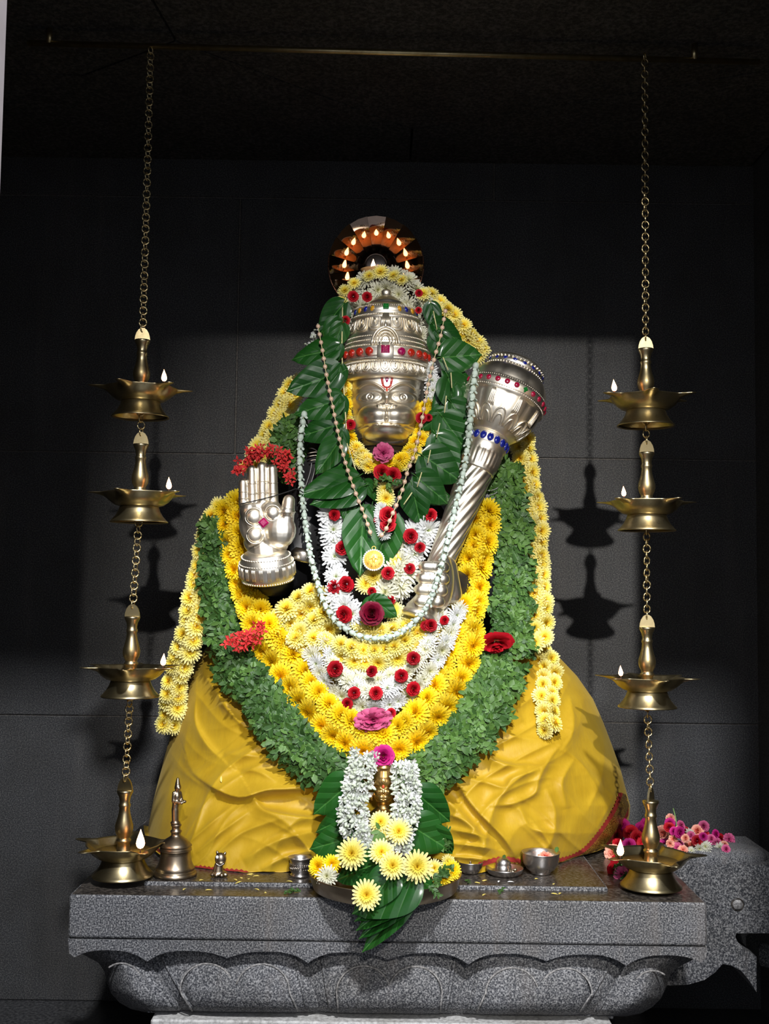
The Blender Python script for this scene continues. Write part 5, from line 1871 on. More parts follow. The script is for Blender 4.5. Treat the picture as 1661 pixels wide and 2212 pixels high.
for me_ in (foot_me, stem_me, tab_me):
    me_.materials.append(M['brass'])
oil_me = mesh_of('oil', *lathe(lz([(0, 16), (57, 16), (57, 16.2), (0, 16.3)]), 36))
oil_me.materials.append(M['oil'])
LAMPS = [  # px, py of the foot centre, flame px, py, label, flame height px
    ('l', 303, 902, 372, 844, 'topmost brass oil lamp on the left chain', 26), ('l', 300, 1129, 363, 1068, 'second brass oil lamp from the top on the left chain', 26),
    ('l', 281, 1505, 344, 1447, 'third brass oil lamp from the top on the left chain', 26), ('l', 265, 1891, 306, 1842, 'lowest brass oil lamp on the left, just above the pedestal beside the bell', 40),
    ('r', 1395, 921, 1318, 868, 'topmost brass oil lamp on the right chain', 26), ('r', 1397, 1147, 1336, 1087, 'second brass oil lamp from the top on the right chain', 22),
    ('r', 1398, 1528, 1338, 1462, 'third brass oil lamp from the top on the right chain', 22), ('r', 1406, 1914, 1347, 1866, 'lowest brass oil lamp on the right, just above the pedestal beside the flower heap', 34)]
LPOS = []
for i, (side, px, py, fx, fy, lab, fh) in enumerate(LAMPS):
    YL = -.12 if i != 7 else -.125
    p = at(px, py, YL)
    if i in (3, 7):
        p[2] = max(p[2], ZP + .004)
    t = thing('oil_lamp', lab, 'lamp', tuple(map(float, p)), 'brass lamps on the two hanging chains')
    # spout that carries the burning wick
    ang = {0: -.75, 1: -.55, 2: -.45, 3: -.95, 4: PI + .45, 5: PI + .75, 6: PI + .65, 7: PI + .55}[i]
    s = 1.04 if i in (3, 7) else 1.0
    sm = Matrix.Diagonal((s, s, s, 1))
    bm = bowl_mesh(5 if i % 2 else 6, ang)
    obj('foot', foot_me, None, t, sm, True)
    b = obj('oil_bowl', bm, M['brass'], t, Matrix.Translation((0, 0, 34 * KL * s)) @ sm, True)
    obj('oil', oil_me, None, b, Matrix.Identity(4), True)
    obj('stem', stem_me, None, t, sm, True)
    obj('hanging_tab', tab_me, None, t, Matrix.Translation((0, 0, 171 * KL * s)) @ Matrix.Rotation(1.0 if i == 7 else rnd(-.25, .25), 4, 'Z') @ sm, True)
    for q in ((ang,) if True else ()):
        R_ = 84 * KL * s
        w = obj('wick', wick_me, None, t, Matrix.Translation((R_ * math.cos(q), R_ * math.sin(q), 66 * KL * s)) @ Matrix.Diagonal((.010, .010, .010, 1)), True)
        f = obj('flame', flame_me, None, t, Matrix.Translation((R_ * math.cos(q), R_ * math.sin(q), 66 * KL * s + .003)) @ Matrix.Rotation(rnd(-.12, .12), 4, 'Y') @ Matrix.Diagonal((fh * KL,) * 3 + (1,)), True)
    LPOS.append((p, s))

link_me = mesh_of('link', *tube([(8.0 * math.cos(a) * KL, 0, 8.6 * math.sin(a) * KL) for a in np.linspace(0, 2 * PI, 18, endpoint=False)], 1.5 * KL, 7, True))
link_me.materials.append(M['chain'])


def chain(label, p_top, p_bot, double=False):
    p_top, p_bot = np.asarray(p_top), np.asarray(p_bot)
    t = thing('hanging_chain', label, 'chain', tuple(map(float, p_bot)), 'chains of the hanging lamps')
    L = np.linalg.norm(p_top - p_bot)
    n = max(2, int(round(L / (13.2 * KL))))
    for i in range(n):
        p = p_bot + (p_top - p_bot) * (i + .5) / n
        obj('link', link_me, None, t, Matrix.Translation(Vector([float(q) for q in p])) @ Matrix.Rotation((.25 if i % 2 else 1.25) + rnd(-.25, .25), 4, 'Z') @ Matrix.Rotation(rnd(-.12, .12), 4, 'Y'))
    return t


def tab_top(k):
    p, s = LPOS[k]
    return p + np.array([0, 0, 190 * KL * s])


def foot_in(k):
    p, s = LPOS[k]
    return p + np.array([0, 0, 20 * KL * s])


for side, o, topx, topy in (('left', 0, 320, 100), ('right', 4, 1392, 128)):
    tp = tab_top(o).copy()
    rodp = np.array([tp[0], tp[1], zr_ - .004])
    chain(f'long brass chain from the ceiling rod to the topmost {side} lamp', rodp, tp + np.array([0, 0, 0]))
    chain(f'short brass links between the first and second {side} lamps', foot_in(o), tab_top(o + 1))
    chain(f'brass chain between the second and third {side} lamps', foot_in(o + 1), tab_top(o + 2))
    chain(f'brass chain between the third and lowest {side} lamps', foot_in(o + 2), tab_top(o + 3))

# ------------------------------------------------------------------ lamp with a fan of mirror plates behind the crown
CM = at(812, 573, .215)
km = kpx(.215)
ml = thing('mirror_lamp', 'oil lamp with a round fan of mirror plates glowing behind the crown', 'lamp', tuple(map(float, CM)))
FL = at(806, 584, .150)                       # foot of the flame
NP = 11
for i in range(NP):
    a0 = math.radians(-38) + (math.radians(256)) * i / NP
    a1 = math.radians(-38) + (math.radians(256)) * (i + 1) / NP
    am = (a0 + a1) / 2
    r0, r1 = 26, 103
    rm_ = 70 if True else 0
    P0 = CM + np.array([rm_ * math.cos(am), 0, rm_ * math.sin(am)]) * km
    toc = CAM - P0
    tof = (FL + np.array([0, 0, .006])) - P0
    n = toc / np.linalg.norm(toc) + tof / np.linalg.norm(tof)
    n = n / np.linalg.norm(n)
    # plate outline in the plane through P0 with normal n
    V = []
    for r, a in ((r0, a0), (r1, a0), (r1, am), (r1, a1), (r0, a1)):
        q = CM + np.array([r * math.cos(a), 0, r * math.sin(a)]) * km
        dy = -((q - P0)[0] * n[0] + (q - P0)[2] * n[2]) / n[1]
        V.append(q + np.array([0, dy, 0]))
    V2 = [v + np.array([0, .0012, 0]) for v in V]
    Fc = [(0, 1, 2, 3, 4), (9, 8, 7, 6, 5)] + [(j, j + 5, (j + 1) % 5 + 5, (j + 1) % 5) for j in range(5)]
    obj('mirror_plate', mesh_of('mirror_plate', V + V2, Fc, False), M['mirror'], ml)
mb = MB()
for i in range(64):
    a = math.radians(-42) + math.radians(264) * i / 63
    q = CM + np.array([104.5 * math.cos(a), 0, 104.5 * math.sin(a)]) * km
    mb.add(*ball(q, .0021, 7, 5))
ring = [CM + np.array([104.5 * math.cos(a), 0.001, 104.5 * math.sin(a)]) * np.array([km, 1, km]) for a in np.linspace(math.radians(-42), math.radians(222), 60)]
obj('rim', MB().add(*tube(ring, .0018, 7)).mesh('rim'), M['copper'], ml)
o = obj('beaded_edge', mb.mesh('beaded_edge'), M['copper'], ml)
o['kind'] = 'stuff'
V, Fc = lathe([(0, 0), (24 * km, 0), (24 * km, .002), (20 * km, .004), (0, .005)], 40)
obj('hub', mesh_of('hub', V, Fc), M['steel'], ml, frame((0, -1, 0), loc=CM + np.array([0, -.004, 0])))
V, Fc = lathe([(0, -.012), (.012, -.010), (.020, -.004), (.025, .003), (.026, .005), (.024, .0045), (.016, .001), (0, .0)], 40)
dm = Matrix.Translation(Vector([float(q) for q in FL])) @ Matrix.Translation((0, 0, -.004))
obj('oil_bowl', mesh_of('oil_bowl', V, Fc), M['clay'], ml, dm)
obj('wick', wick_me, None, ml, Matrix.Translation(Vector([float(q) for q in FL])) @ Matrix.Diagonal((.009, .009, .009, 1)))
obj('flame', flame_me, None, ml, Matrix.Translation(Vector([float(q) for q in FL])) @ Matrix.Translation((0, 0, .003)) @ Matrix.Diagonal((.021, .021, .021, 1)))
obj('stand', MB().add(*tube([CM + np.array([0, .012, -.02]), CM + np.array([0, .02, -.13])], .008, 10)).add(*tube([CM + np.array([0, .012, -.02]), np.asarray(FL) + np.array([0, 0, -.014])], .004, 8)).mesh('stand'), M['copper'], ml)
# ------------------------------------------------------------------ offerings on the pedestal
def bowl_on(name, label, px, py, prof, m, cat='bowl', n=40, z=None):
    """lathe object standing on the platform; prof in px at that depth"""
    z = ZP2 if z is None else z
    p = on(px, py, z)
    k = (p[1] - CAM[1]) / F
    t = thing(name, label, cat, (float(p[0]), float(p[1]), z + .0005))
    b = obj('body', mesh_of('body', *lathe([(r * k, h * k) for r, h in prof], n)), m, t, Matrix.Identity(4), True)
    return t, b, p, k


# big bronze plate at the edge
PX, PYc = 832, -.165
pp = np.array([float(at(832, 1890, PYc)[0]), PYc, ZP2])
kpl = kpx(PYc)
pl = thing('offering_plate', 'large round bronze plate of flowers and leaves at the front edge of the pedestal', 'plate', (float(pp[0]), PYc, ZP2))
V, Fc = lathe([(r * kpl, h * kpl) for r, h in [(0, .5), (142, .5), (152, 4), (158, 22), (161, 33), (162, 36), (160, 36), (157, 33), (154, 22), (148, 7), (140, 4), (0, 4)]], 80)
obj('tray', mesh_of('tray', V, Fc), M['plate'], pl, Matrix.Identity(4), True)
ZPL = ZP2 + 5 * kpl

# little brass head
YI = -.155
ki = kpx(YI)
ih = thing('brass_head', 'small brass monkey head with a tall crown between white jasmine strands', 'idol', (float(at(826, 1800, YI)[0]), YI, ZPL))
V, Fc = face_mesh(828, 1719, YI, 88, 82, -92, .262)
fi = obj('face', mesh_of('face', V, Fc), M['idol'], ih)
ci = at(828, 1719, YI)
zi = lambda py: float(at(828, py, YI - .02)[2])
prof = [(r * ki, zi(py) - float(ci[2])) for r, py in [(23, 1700), (25, 1697), (26, 1690), (25, 1686), (23, 1684), (24, 1682), (22, 1678), (20, 1668), (18.5, 1664), (20, 1663), (20, 1660), (18, 1658), (18, 1655), (14, 1653), (0, 1652)]]
ic = obj('crown', mesh_of('crown', *lathe(prof, 48, lambda th, r, z, j: r * (1 + (.02 * np.cos(th * 16) if 5 < j < 9 else 0)))), M['idol'], ih, Matrix.Translation((float(ci[0]), YI, float(ci[2]))))
obj('crown_boss', mesh_of('crown_boss', *lathe([(5.5 * ki, 0), (5 * ki, 1.2 * ki), (3 * ki, 1 * ki), (0, 2 * ki)], 16)), M['idol'], ic, frame((0, -1, .1), loc=at(828, 1687, YI - 26 * ki)))
obj('vermilion_mark', mesh_of('vermilion_mark', *ball((0, 0, 0), (.0022, .0032, .0010), 8, 6)), M['redpaint'], fi, frame((0, -1, .1), loc=at(828, 1699, YI - 25 * ki)))
for s in (-1, 1):
    obj('ear', mesh_of('ear', *ball((0, 0, 0), (.0040, .003, .0075), 12, 8)), M['idol'], ih, Matrix.Translation(Vector([float(q) for q in at(828 + s * 26, 1721, YI - .002)])))
shp = [capsule(at(828, 1735, YI + .004), at(828, 1768, YI + .004), 15 * ki, 17 * ki, 14), capsule(at(800, 1784, YI + .004), at(856, 1784, YI + .004), 20 * ki, 20 * ki, 14), capsule(at(828, 1775, YI + .004), at(828, 1868, YI + .004), 34 * ki, 38 * ki, 16)]
obj('bust', melt(shp, .002, 3, 'bust'), M['idol'], ih)

# jasmine strands round the brass head
def jas_rope(parent, pts, width, n, seed):
    rr = random.Random(seed)
    Q = smooth_path(pts, 200)
    for i in range(n):
        q = Q[min(199, int((i + rr.random()) / n * 199))]
        T = Q[min(199, int(i / n * 199) + 1)] - Q[max(0, int(i / n * 199) - 1)]
        T = T[:2] / (np.linalg.norm(T[:2]) + 1e-9)
        o = rr.uniform(-1, 1)
        px, py = q[0] - T[1] * o * width * .42, q[1] + T[0] * o * width * .42
        k = kpx(q[2])
        Y = q[2] - .8 * width * .42 * k * math.sqrt(1 - .85 * o * o) - rr.uniform(0, .004)
        nrm = (-T[1] * o + rr.uniform(-.6, .6), -1 + rr.uniform(0, .5), -T[0] * o + rr.uniform(-.7, .7))
        obj('jasmine_bud', rr.choice(JAS), None, parent, frame(nrm, (0, 0, 1), rr.uniform(0, 6), 16.5 * k * rr.uniform(.8, 1.15), at(px, py, Y)))


jl = [(788, 1624, -.150), (782, 1665, -.160), (771, 1710, -.165), (763, 1750, -.17), (768, 1790, -.178), (784, 1822, -.19), (806, 1842, -.20)]
jr = [(868, 1650, -.155), (876, 1690, -.165), (880, 1730, -.17), (874, 1768, -.175), (866, 1800, -.182), (860, 1838, -.195)]
jg = thing('jasmine_garland', 'thick white jasmine garland hanging down the left side of the brass head', 'garland', tuple(map(float, at(770, 1750, -.17))))
jas_rope(jg, jl, 62, 280, 1)
obj('string', MB().add(*tube(at(*np.array(jl).T), .0012, 5)).mesh('string'), M['string'], jg)
jg2 = thing('jasmine_garland', 'thick white jasmine garland hanging down the right side of the brass head', 'garland', tuple(map(float, at(876, 1750, -.17))))
jas_rope(jg2, jr, 58, 240, 2)
obj('string', MB().add(*tube(at(*np.array(jr).T), .0012, 5)).mesh('string'), M['string'], jg2)

# betel leaves standing round the brass head and stacked over the plate edge
def leaf_thing(label, base, tip, Y, dY, wid, roll, nrm=(0, -1, .3), i=None):
    t = betel(None, base, tip, Y, dY, wid, roll, nrm, 'betel_leaf', i)
    return tag(t, label, 'leaf')


leaf_thing('betel leaf tucked left of the jasmine garland, highest of the left three', (762, 1688), (676, 1760), -.13, .02, .95, -.2)
leaf_thing('dark betel leaf left of the jasmine garland, middle of the left three', (758, 1762), (676, 1796), -.14, .02, .95, .3)
leaf_thing('broad betel leaf left of the jasmine garland resting on the plate flowers', (768, 1808), (664, 1836), -.15, .015, .95, -.1)
leaf_thing('betel leaf tucked right of the jasmine garland, pointing right and down', (898, 1712), (976, 1780), -.13, .02, .95, .2)
leaf_thing('large dark betel leaf right of the jasmine garland above the plate', (885, 1782), (972, 1838), -.15, .015, 1.15, .15)
leaf_thing('dark betel leaf leaning behind the right of the plate', (930, 1790), (976, 1852), -.135, .02, 1.0, .6)
leaf_thing('broad betel leaf lying across the left of the plate under the white flower', (830, 1858), (722, 1900), -.245, .02, .95, .1, (0, -.75, .75))
leaf_thing('betel leaf lying across the right of the plate under the yellow flower', (862, 1880), (948, 1915), -.24, .02, .9, .1, (0, -.75, .75))
FR = [((893, 1893), (762, 1975), -.300, 1.0, .02), ((900, 1900), (768, 1992), -.296, .62, .25), ((898, 1908), (772, 2012), -.292, .58, .3), ((892, 1920), (778, 2030), -.288, .56, .3), ((884, 1930), (786, 2058), -.284, .60, .35)]
FN = ['topmost leaf of the betel stack hanging over the plate edge, under a yellow flower', 'second betel leaf of the stack hanging over the plate edge', 'third betel leaf of the stack hanging over the plate edge', 'fourth betel leaf of the stack hanging over the plate edge', 'lowest betel leaf of the stack, its tip hanging furthest down the pedestal']
for (b, t_, Y, w, r), lab in zip(FR, FN):
    leaf_thing(lab, b, t_, Y, .012, w, r, (-.1, -.9, .35), 1)
leaf_thing('betel leaf with its broad back over the middle of the plate rim', (848, 1884), (786, 1968), -.296, -.010, 1.0, .0, (0, -.8, .6), 2)

for lab, px, py, Y, r, kd, nr in (
        ('pale yellow chrysanthemum right under the brass head', 822, 1776, -.205, 25, PALE, (0, -1, .5)), ('pale yellow chrysanthemum at the right foot of the jasmine, above the other plate flowers', 861, 1796, -.215, 29, PALE, (.2, -1, .4)),
        ('half hidden yellow chrysanthemum below the brass head with green sepals', 823, 1808, -.21, 20, PALE, (-.2, -1, .1)), ('large pale chrysanthemum at the left foot of the jasmine garland', 760, 1844, -.26, 34, PALE, (-.1, -1, .4)),
        ('pale chrysanthemum in the middle of the plate between two larger ones', 824, 1841, -.275, 28, PALE, (0, -1, .45)), ('pale chrysanthemum leaning forward in the middle front of the plate', 848, 1870, -.312, 30, PALE, (0, -1, .4)),
        ('largest pale chrysanthemum on the right of the plate', 901, 1872, -.312, 34, PALE, (.1, -1, .35)), ('single pale chrysanthemum on the betel leaves hanging over the plate edge', 792, 1933, -.315, 32, PALE, (-.05, -1, .25)),
        ('bright yellow chrysanthemum at the far left rim of the plate', 688, 1872, -.19, 24, BRIGHT, (-.4, -1, .3)), ('second bright yellow chrysanthemum from the left rim of the plate', 716, 1866, -.20, 21, BRIGHT, (.1, -1, .3)),
        ('cream chrysanthemum lying low at the left of the plate', 706, 1893, -.225, 24, CREAM, (-.1, -1, .4)), ('yellow chrysanthemum at the far right rim of the plate', 975, 1880, -.17, 22, BRIGHT, (.4, -1, .3)),
        ('yellow chrysanthemum inside the right of the plate behind the leaf', 955, 1893, -.195, 23, BRIGHT, (.1, -1, .4)), ('pale chrysanthemum low in the right of the plate', 938, 1876, -.20, 19, PALE, (.1, -1, .3)),
        ('pale chrysanthemum half hidden behind the right plate leaves', 968, 1862, -.14, 16, PALE, (.3, -1, .3))):
    bloom(kd, 'chrysanthemum', lab, px, py, Y, r, nr)
# green sepals and basil bits on the plate flowers
sg = thing('basil_sprig', 'small green leaf sprig on the yellow flower under the brass head', 'sprig', tuple(map(float, at(815, 1800, -.225))))
for a, b in (((820, 1795), (800, 1800)), ((820, 1795), (806, 1825)), ((822, 1797), (832, 1822)), ((820, 1792), (812, 1776))):
    A_, B_ = Vector([float(q) for q in at(*a, -.232)]), Vector([float(q) for q in at(*b, -.236)])
    V, Fc = simple_leaf(1, .5, .1, -.1)
    y = (B_ - A_)
    L_ = y.length
    y.normalize()
    n_ = Vector((0, -1, .2))
    n_ = (n_ - y * n_.dot(y)).normalized()
    obj('leaflet', mesh_of('leaflet', V, Fc), M['tulsi'], sg, Matrix.Translation(A_) @ Matrix((y.cross(n_) * L_, y * L_, n_ * L_)).transposed().to_4x4())
for lab, pts, n_, sd in (('basil sprig hanging over the right rim of the plate', [(960, 1875, -.20), (945, 1900, -.22), (935, 1925, -.275)], 7, 31), ('basil sprig behind the right plate leaves', [(955, 1800, -.12), (965, 1822, -.12)], 6, 32)):
    t = thing('basil_sprig', lab, 'sprig', tuple(map(float, at(*pts[0]))))
    sprigs(t, pts, 20, DSPRIG, 30, n_, seed=sd)

# bell with a figure for a handle
t, b, p, k = bowl_on('hand_bell', 'bronze hand bell with a standing figure handle beside the left lowest lamp', 378, 1891,
                     [(44, 0), (46, 2), (45, 6), (41, 9), (40, 14), (41, 16), (38, 20), (34, 30), (32, 44), (31.5, 52), (33, 53), (33.5, 57), (32, 59), (33, 61), (32, 65), (29, 68), (24, 74), (14, 80), (10, 83), (10, 88), (12, 90), (12, 93), (9, 95), (9, 101), (11, 103), (11, 106), (0, 107)], M['bell'], 'bell', 56)
q = lambda x, z, y=0.0: (x * k, y * k, z * k)
shp = [capsule(q(-2, 107), q(-3, 138), 7.5 * k, 8 * k, 12), capsule(q(-3, 138), q(0, 165), 7.5 * k, 8.5 * k, 12), capsule(q(0, 165), q(1, 178), 5 * k, 5 * k, 10), ball(q(1.5, 183), np.array([7.5, 7.5, 9]) * k, 14, 10),
       capsule(q(1, 190), q(1, 201), 6 * k, 3.2 * k, 10), capsule(q(-6, 172, -3), q(-7, 155, -5), 4 * k, 3.6 * k, 10), capsule(q(-7, 155, -5), q(12, 152, -9), 3.6 * k, 3.2 * k, 10), capsule(q(6, 172, 3), q(10, 156, 2), 3.8 * k, 3.4 * k, 10), capsule(q(10, 156, 0), q(18, 154, -6), 3.8 * k, 3 * k, 10), ball(q(17, 155, -6), np.array([5, 4, 3]) * k, 10, 8), ball(q(5, 182, -5), np.array([3, 3, 2.5]) * k, 8, 6),
       ball(q(-2, 109), np.array([11, 10, 5]) * k, 12, 8)]
obj('figure_handle', melt(shp, .0011, 3, 'figure_handle'), M['bell'], t, Matrix.Identity(4), True)
for zz, rr in ((9, 41.5), (53, 33), (62, 33)):
    obj('ring_moulding', mesh_of('ring_moulding', *tube([(rr * k * math.cos(a), rr * k * math.sin(a), zz * k) for a in np.linspace(0, 2 * PI, 48, endpoint=False)], 1.2 * k, 6, True)), M['bell'], t, Matrix.Identity(4), True)

# tiny bronze animal
p = on(474, 1893, ZP2)
k = (p[1] - CAM[1]) / F
t = thing('animal_figurine', 'tiny bronze animal figurine with one white dotted eye on the wet stone', 'figurine', (float(p[0]), float(p[1]), ZP2 + .0005))
shp = [ball(q(0, 6), np.array([17, 13, 6]) * k, 16, 10), capsule(q(-3, 9), q(-2, 22), 12 * k, 9.5 * k, 14), ball(q(2, 36, -2), np.array([12.5, 11, 13.5]) * k, 16, 12), ball(q(3, 29, -7), np.array([10, 7, 6]) * k, 12, 8),
       ball(q(-6, 49), np.array([3, 3, 4.5]) * k, 8, 6), ball(q(11, 47), np.array([3, 3, 4.5]) * k, 8, 6)] + [ball(q(x, 4, y), np.array([5, 4, 4.5]) * k, 10, 7) for x, y in ((-14, -6), (-5, -11), (6, -11), (14, -6))]
bd = obj('body', melt(shp, .0011, 2, 'body'), M['bell'], t, Matrix.Identity(4), True)
obj('eye', mesh_of('eye', *ball(q(-4, 42, -12), np.array([3.2, 1.8, 3.6]) * k, 10, 7)), M['whitedot'], bd, Matrix.Identity(4), True)
obj('mouth_line', mesh_of('mouth_line', *tube([q(-7 + 18 * s, 30 - 5 * math.sin(PI * s), -11.8 - 2 * math.sin(PI * s)) for s in np.linspace(0, 1, 9)], .9 * k, 5)), M['steel'], bd, Matrix.Identity(4), True)

# small vessels
t, b, p, k = bowl_on('silver_cup', 'engraved silver cup with a flared rim left of the bronze plate', 648, 1893, [(0, 0), (20, 0), (21, 4), (17, 7), (21, 11), (22, 22), (21.5, 31), (22, 34), (25, 38), (26, 40), (24, 39), (20, 34), (20, 22), (17, 13), (0, 12)], M['steel'], 'cup')
mb = MB()
for a in np.linspace(PI, 2 * PI, 14):
    pts = [((22.5 * math.cos(a + .16 * math.sin(s * 6))) * k, (22.5 * math.sin(a + .16 * math.sin(s * 6))) * k, (15 + 12 * s) * k) for s in np.linspace(0, 1, 8)]
    mb.add(*tube(pts, .8 * k, 5))
o = obj('scroll_relief', mb.mesh('scroll_relief'), M['old_silver'], t, Matrix.Identity(4), True)
o['kind'] = 'stuff'
t, b, p, k = bowl_on('silver_bowl', 'smallest silver bowl right of the bronze plate with a tiny figure inside', 1016, 1887, [(0, 0), (14, 0), (20, 5), (25, 14), (27, 24), (28, 25.5), (26, 25), (23, 14), (18, 6), (0, 3)], M['steel'])
obj('tiny_figure', mesh_of('tiny_figure', *lathe([(5 * k, 3 * k), (5 * k, 7 * k), (2.5 * k, 9 * k), (3.5 * k, 15 * k), (2 * k, 19 * k), (2.6 * k, 22 * k), (0, 27 * k)], 12)), M['bell'], t, Matrix.Identity(4), True)
t, b, p, k = bowl_on('silver_saucer', 'low silver saucer carrying a small lidded pot, between two silver bowls', 1090, 1890, [(0, 0), (28, 0), (36, 5), (39, 13), (40, 15), (38, 14), (34, 7), (0, 4)], M['steel'], 'saucer')
pot = thing('lidded_pot', 'small domed silver pot with a green leaf standing in the saucer', 'pot', (float(p[0]) - 3 * k, float(p[1]), ZP2 + 5 * k))
obj('body', mesh_of('body', *lathe([(r * k, z * k) for r, z in [(0, 0), (17, 0), (18, 4), (17, 15), (15.5, 17), (16.5, 19), (14, 25), (9, 30), (4, 32), (0, 33)]], 32)), M['steel'], pot, Matrix.Identity(4), True)
V, Fc = simple_leaf(1, .7, .15, -.1)
obj('leaf', mesh_of('leaf', V, Fc), M['tulsi'], pot, Matrix.Translation((0, -14 * k, 32 * k)) @ Matrix.Rotation(-1.1, 4, 'X') @ Matrix.Rotation(PI, 4, 'Z') @ Matrix.Diagonal((12 * k, 12 * k, 12 * k, 1)), True)
nut = thing('betel_nut', 'dark rounded nut lying in the saucer beside the lidded pot', 'nut', (float(p[0]) + 16 * k, float(p[1]) - 14 * k, ZP2 + 5 * k))
obj('kernel', melt([ball((0, 0, 5 * k), np.array([7, 6, 6]) * k, 10, 8), ball((4 * k, -3 * k, 10 * k), np.array([5, 4, 4]) * k, 10, 8), ball((-3 * k, -5 * k, 3 * k), np.array([4, 4, 3]) * k, 8, 6)], .0009, 1), M['bell'], nut, Matrix.Identity(4), True)
t, b, p, k = bowl_on('silver_bowl', 'largest silver bowl in front of the red hem holding pink petals', 1168, 1887, [(0, 0), (20, 0), (22, 2), (21, 4), (30, 10), (37, 22), (39, 38), (40, 43), (41, 44.5), (39, 44), (36, 36), (33, 22), (26, 10), (0, 6)], M['steel'], n=56)
pk = thing('rose_petal', 'salmon pink petals lying in the largest silver bowl', 'petal', (float(p[0]), float(p[1]), ZP2 + 30 * k))
obj('petals', SALMON[0], None, pk, frame((.1, -.5, 1), loc=(float(p[0]) + 9 * k, float(p[1]) - 4 * k, ZP2 + 33 * k), s=18 * k))
lf = thing('basil_leaf', 'small green leaf at the right rim of the largest silver bowl', 'leaf', (float(p[0]) + 33 * k, float(p[1]), ZP2 + 44 * k))
V, Fc = simple_leaf(1, .65, .15, -.1)
obj('blade', mesh_of('blade', V, Fc), M['tulsi'], lf, Matrix.Rotation(-.3, 4, 'Z') @ Matrix.Rotation(.8, 4, 'X') @ Matrix.Diagonal((16 * k, 16 * k, 16 * k, 1)), True)

# heap of discarded blossoms by the right lamp
HE = []
rr = random.Random(9)
surf = lambda px: np.interp(px, [1310, 1360, 1400, 1450, 1500, 1550, 1585], [1790, 1755, 1765, 1786, 1800, 1822, 1838])
kinds_h = [('red_rose', ROSE, 'crimson rose heaped behind the right lowest lamp', 'crimson roses in the heap'), ('magenta_rose', MAGENTA, 'magenta rose in the heap behind the right lowest lamp', 'magenta roses in the heap'), ('salmon_rose', SALMON, 'salmon pink blossom in the heap right of the lowest right lamp', 'salmon blossoms in the heap'), ('cream_chrysanthemum', CREAM, 'wilted cream blossom at the right end of the flower heap', 'cream blossoms in the heap'), ('pink_rose', PINKR, 'pink blossom in the flower heap on the stone spout', 'pink blossoms in the heap')]
for i in range(420):
    px = rr.uniform(1322, 1575)
    top = float(surf(px)) + 14
    bot = 1851 if px > 1440 else 1892
    py = rr.uniform(top, bot)
    w = [3.2, 1.6, .5, .05, .4] if px < 1420 else ([.8, 1.0, 2.4, .4, 1.4] if px < 1490 else [1.0, .3, 1.6, 1.3, 1.4])
    ki_ = rr.choices(range(5), w)[0]
    nm, kd, lab, grp = kinds_h[ki_]
    t_ = (py - top) / max(8, bot - top)
    Y = .20 - .17 * t_ + (0.0 if px > 1440 else -.01)
    r = rr.uniform(14, 21) if px < 1440 else rr.uniform(9, 15)
    lo = ZP + .008
    if px < 1440:
        Y = min(Y, float(on(px, py, lo)[1]))
        P_ = at(px, py, Y)
    else:
        Y = rr.uniform(.03, .13)
        P_ = at(px, 1840, Y)
        hp_ = .052 * (1 - (px - 1440) / 150)
        P_[2] = float(rim[2]) + .014 + (.010 if px > 1500 else 0) + rr.uniform(0, max(.004, hp_))
        py = 1868 - (Y * 420 + (P_[2] - float(rim[2])) * 1000)
        t_ = (py - 1790) / 80
    if any((px - a) ** 2 + (py - b) ** 2 < (270 if px < 1440 else 150) for a, b in HE):
        continue
    HE.append((px, py))
    o = obj(nm, rr.choice(kd), None, None, frame((rr.uniform(-.6, .6), -1, rr.uniform(-.1, .9)), (0, 0, 1), rr.uniform(0, 6), (r * kpx(Y), r * kpx(Y), r * kpx(Y) * .8), P_))
    where = ('left of the lamp stem' if px < 1395 else 'just right of the lamp stem' if px < 1445 else 'by the green stem' if px < 1490 else 'on the stone spout')
    vert = 'high' if py < (top + bot) / 2 else 'low'
    wd = {0: 'crimson rose', 1: 'magenta rose', 2: 'salmon pink blossom', 3: 'wilted cream blossom', 4: 'pink blossom'}[ki_]
    tag(o, f'{wd} {vert} in the heap {where}', 'flower', grp)
for lab, pts in (('thin green stem rising from the flower heap', [(1456, 1840, .06), (1462, 1800, .08), (1460, 1770, .09), (1454, 1746, .10)]), ('short green stem at the left of the flower heap', [(1440, 1795, .09), (1443, 1778, .10), (1441, 1765, .10)])):
    t = thing('cut_flower', lab, 'flower', tuple(map(float, at(*pts[0]))))
    obj('stalk', MB().add(*tube(at(*smooth_path(pts, 12).T), .0010, 5)).mesh('stalk'), M['twig'], t)
tg = thing('basil_sprig', 'green sprigs lying under the red blossoms left of the lowest right lamp', 'sprig', tuple(map(float, at(1345, 1890, -.03))))
sprigs(tg, [(1330, 1872, -.02), (1345, 1888, -.04), (1358, 1896, -.05)], 22, DSPRIG, 26, 8, seed=41)

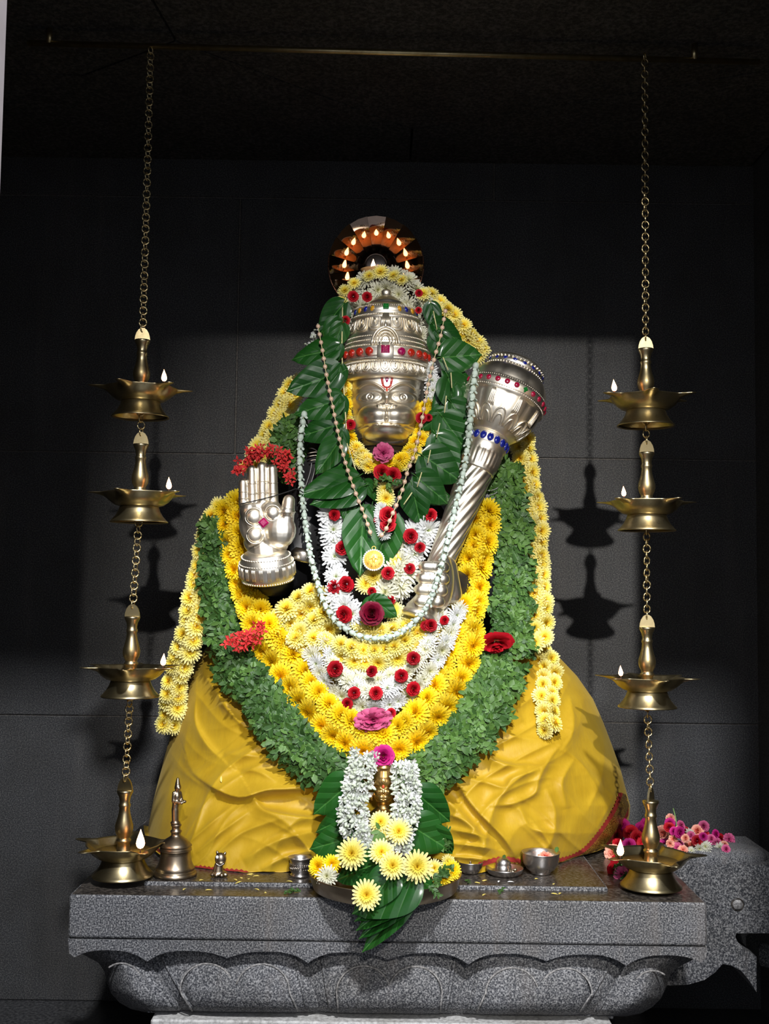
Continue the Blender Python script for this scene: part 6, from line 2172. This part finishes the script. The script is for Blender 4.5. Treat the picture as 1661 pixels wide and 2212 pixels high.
# fallen petals
pet_me = mesh_of('fallen_petal', *simple_leaf(1, .32, .12, -.25))
rr = random.Random(17)
for i, (px, py, m_) in enumerate([(533, 1889, 'y'), (548, 1888, 'y'), (518, 1895, 'y'), (512, 1902, 'y'), (540, 1897, 'y'), (560, 1892, 'y'), (522, 1904, 'y'), (430, 1902, 'y'), (395, 1923, 'y'), (443, 1923, 'y'), (560, 1923, 'y'), (573, 1926, 'y'), (632, 1905, 'y'), (635, 1929, 'y'), (1052, 1901, 'y'), (1042, 1935, 'y'), (1076, 1906, 'w'), (1096, 1905, 'w'), (1155, 1899, 'y'), (1198, 1908, 'd'), (1190, 1930, 'd'), (1207, 1932, 'd'), (1025, 1906, 'y'), (478, 1690 - 0, 'c')]):
    if m_ == 'c':
        P_ = at(px, py, float(cloth_Y(np.array(478.), np.array(1690.)) - fold_height(np.array([478.]), np.array([1690.]))[0]) - .004)
        Mx = frame((0, -1, .2), (0, 0, 1), .1, 14 * kpx(0), P_)
        lab = 'single pale petal stuck to the yellow cloth on the left'
        o = obj('fallen_petal', pet_me, None, None, Mx)
        if not pet_me.materials:
            pet_me.materials.append(M['dryp'])
        tag(o, lab, 'petal')
        continue
    z = ZP2 + .0012 if py < 1912 else ZP + .002
    P_ = on(px, py, z)
    if not pet_me.materials:
        pet_me.materials.append(M['dryp'])
    me_ = pet_me
    if m_ == 'w':
        if 'wpet' not in globals():
            wpet = pet_me.copy()
            wpet.materials.clear()
            wpet.materials.append(M['whitedot'])
        me_ = wpet
    o = obj('fallen_petal', me_, None, None, frame((rr.uniform(-.2, .2), -.25, 1), (0, 1, 0), rr.uniform(0, 6), 15 * kpx(-.13), P_))
    ylab = {430: 'yellow petal between the bell and the animal figurine', 395: 'yellow petal on the lower ledge below the bell', 443: 'yellow petal on the lower ledge below the animal figurine', 560: 'yellow petal on the lower ledge left of the cup', 573: 'small yellow petal on the lower ledge nearer the cup', 632: 'yellow petal at the foot of the cup', 635: 'pale petal on the lower ledge left of the plate', 1052: 'yellow petal left of the saucer', 1042: 'yellow petal on the lower ledge right of the plate', 1155: 'yellow petal at the foot of the largest silver bowl', 1025: 'yellow petal in front of the smallest silver bowl'}
    dlab = {1198: 'dried brown petal right of the largest silver bowl', 1190: 'dried brown petal on the lower ledge below the largest bowl', 1207: 'small dried petal on the lower ledge, right of another'}
    wlab = {1076: 'small white petal left in front of the saucer', 1096: 'larger white petal in front of the saucer'}
    lab = ylab.get(px if py > 1900 or px not in (560,) else 0) or dlab.get(px) or wlab.get(px) or {'y': 'yellow petal right of the animal figurine', 'w': 'fallen white petal in front of the saucer', 'd': 'dried brown petal on the pedestal in front of the largest silver bowl'}[m_]
    tag(o, lab, 'petal', {'y': 'yellow petals fallen on the pedestal', 'w': 'white petals fallen on the pedestal', 'd': 'dried petals on the pedestal'}[m_])
for lab, px, py in (('tiny green basil sprig fallen left of the plate on the lower ledge', 612, 1932), ('tiny green basil sprig fallen beside the cup', 650, 1927), ('tiny green basil sprig fallen right of the plate', 1008, 1901), ('tiny green basil leaf on the ledge in front of the saucer', 1077, 1932)):
    z = ZP2 + .002 if py < 1912 else ZP + .003
    o = obj('basil_sprig', DSPRIG[0], None, None, frame((0, -.3, 1), (0, 1, 0), rr.uniform(0, 6), 24 * kpx(-.13), on(px, py, z)))
    tag(o, lab, 'sprig')

# look-alikes of one place are told apart by their order
same = {}
for o in bpy.data.objects:
    if o.parent is None and 'label' in o and o.get('group') and o.name.split('.')[0] in ('red_rose', 'magenta_rose', 'salmon_rose', 'cream_chrysanthemum', 'pink_rose', 'fallen_petal'):
        same.setdefault(o['label'], []).append(o)
ORD = ['first', 'second', 'third', 'fourth', 'fifth', 'sixth', 'seventh', 'eighth', 'ninth', 'tenth']
for lab, os_ in same.items():
    if len(os_) > 1:
        os_.sort(key=lambda o: o.matrix_basis.translation.x)
        for i, o in enumerate(os_):
            o['label'] = lab + ', ' + ('leftmost' if i == 0 else 'rightmost' if i == len(os_) - 1 else ORD[i] + ' from left')
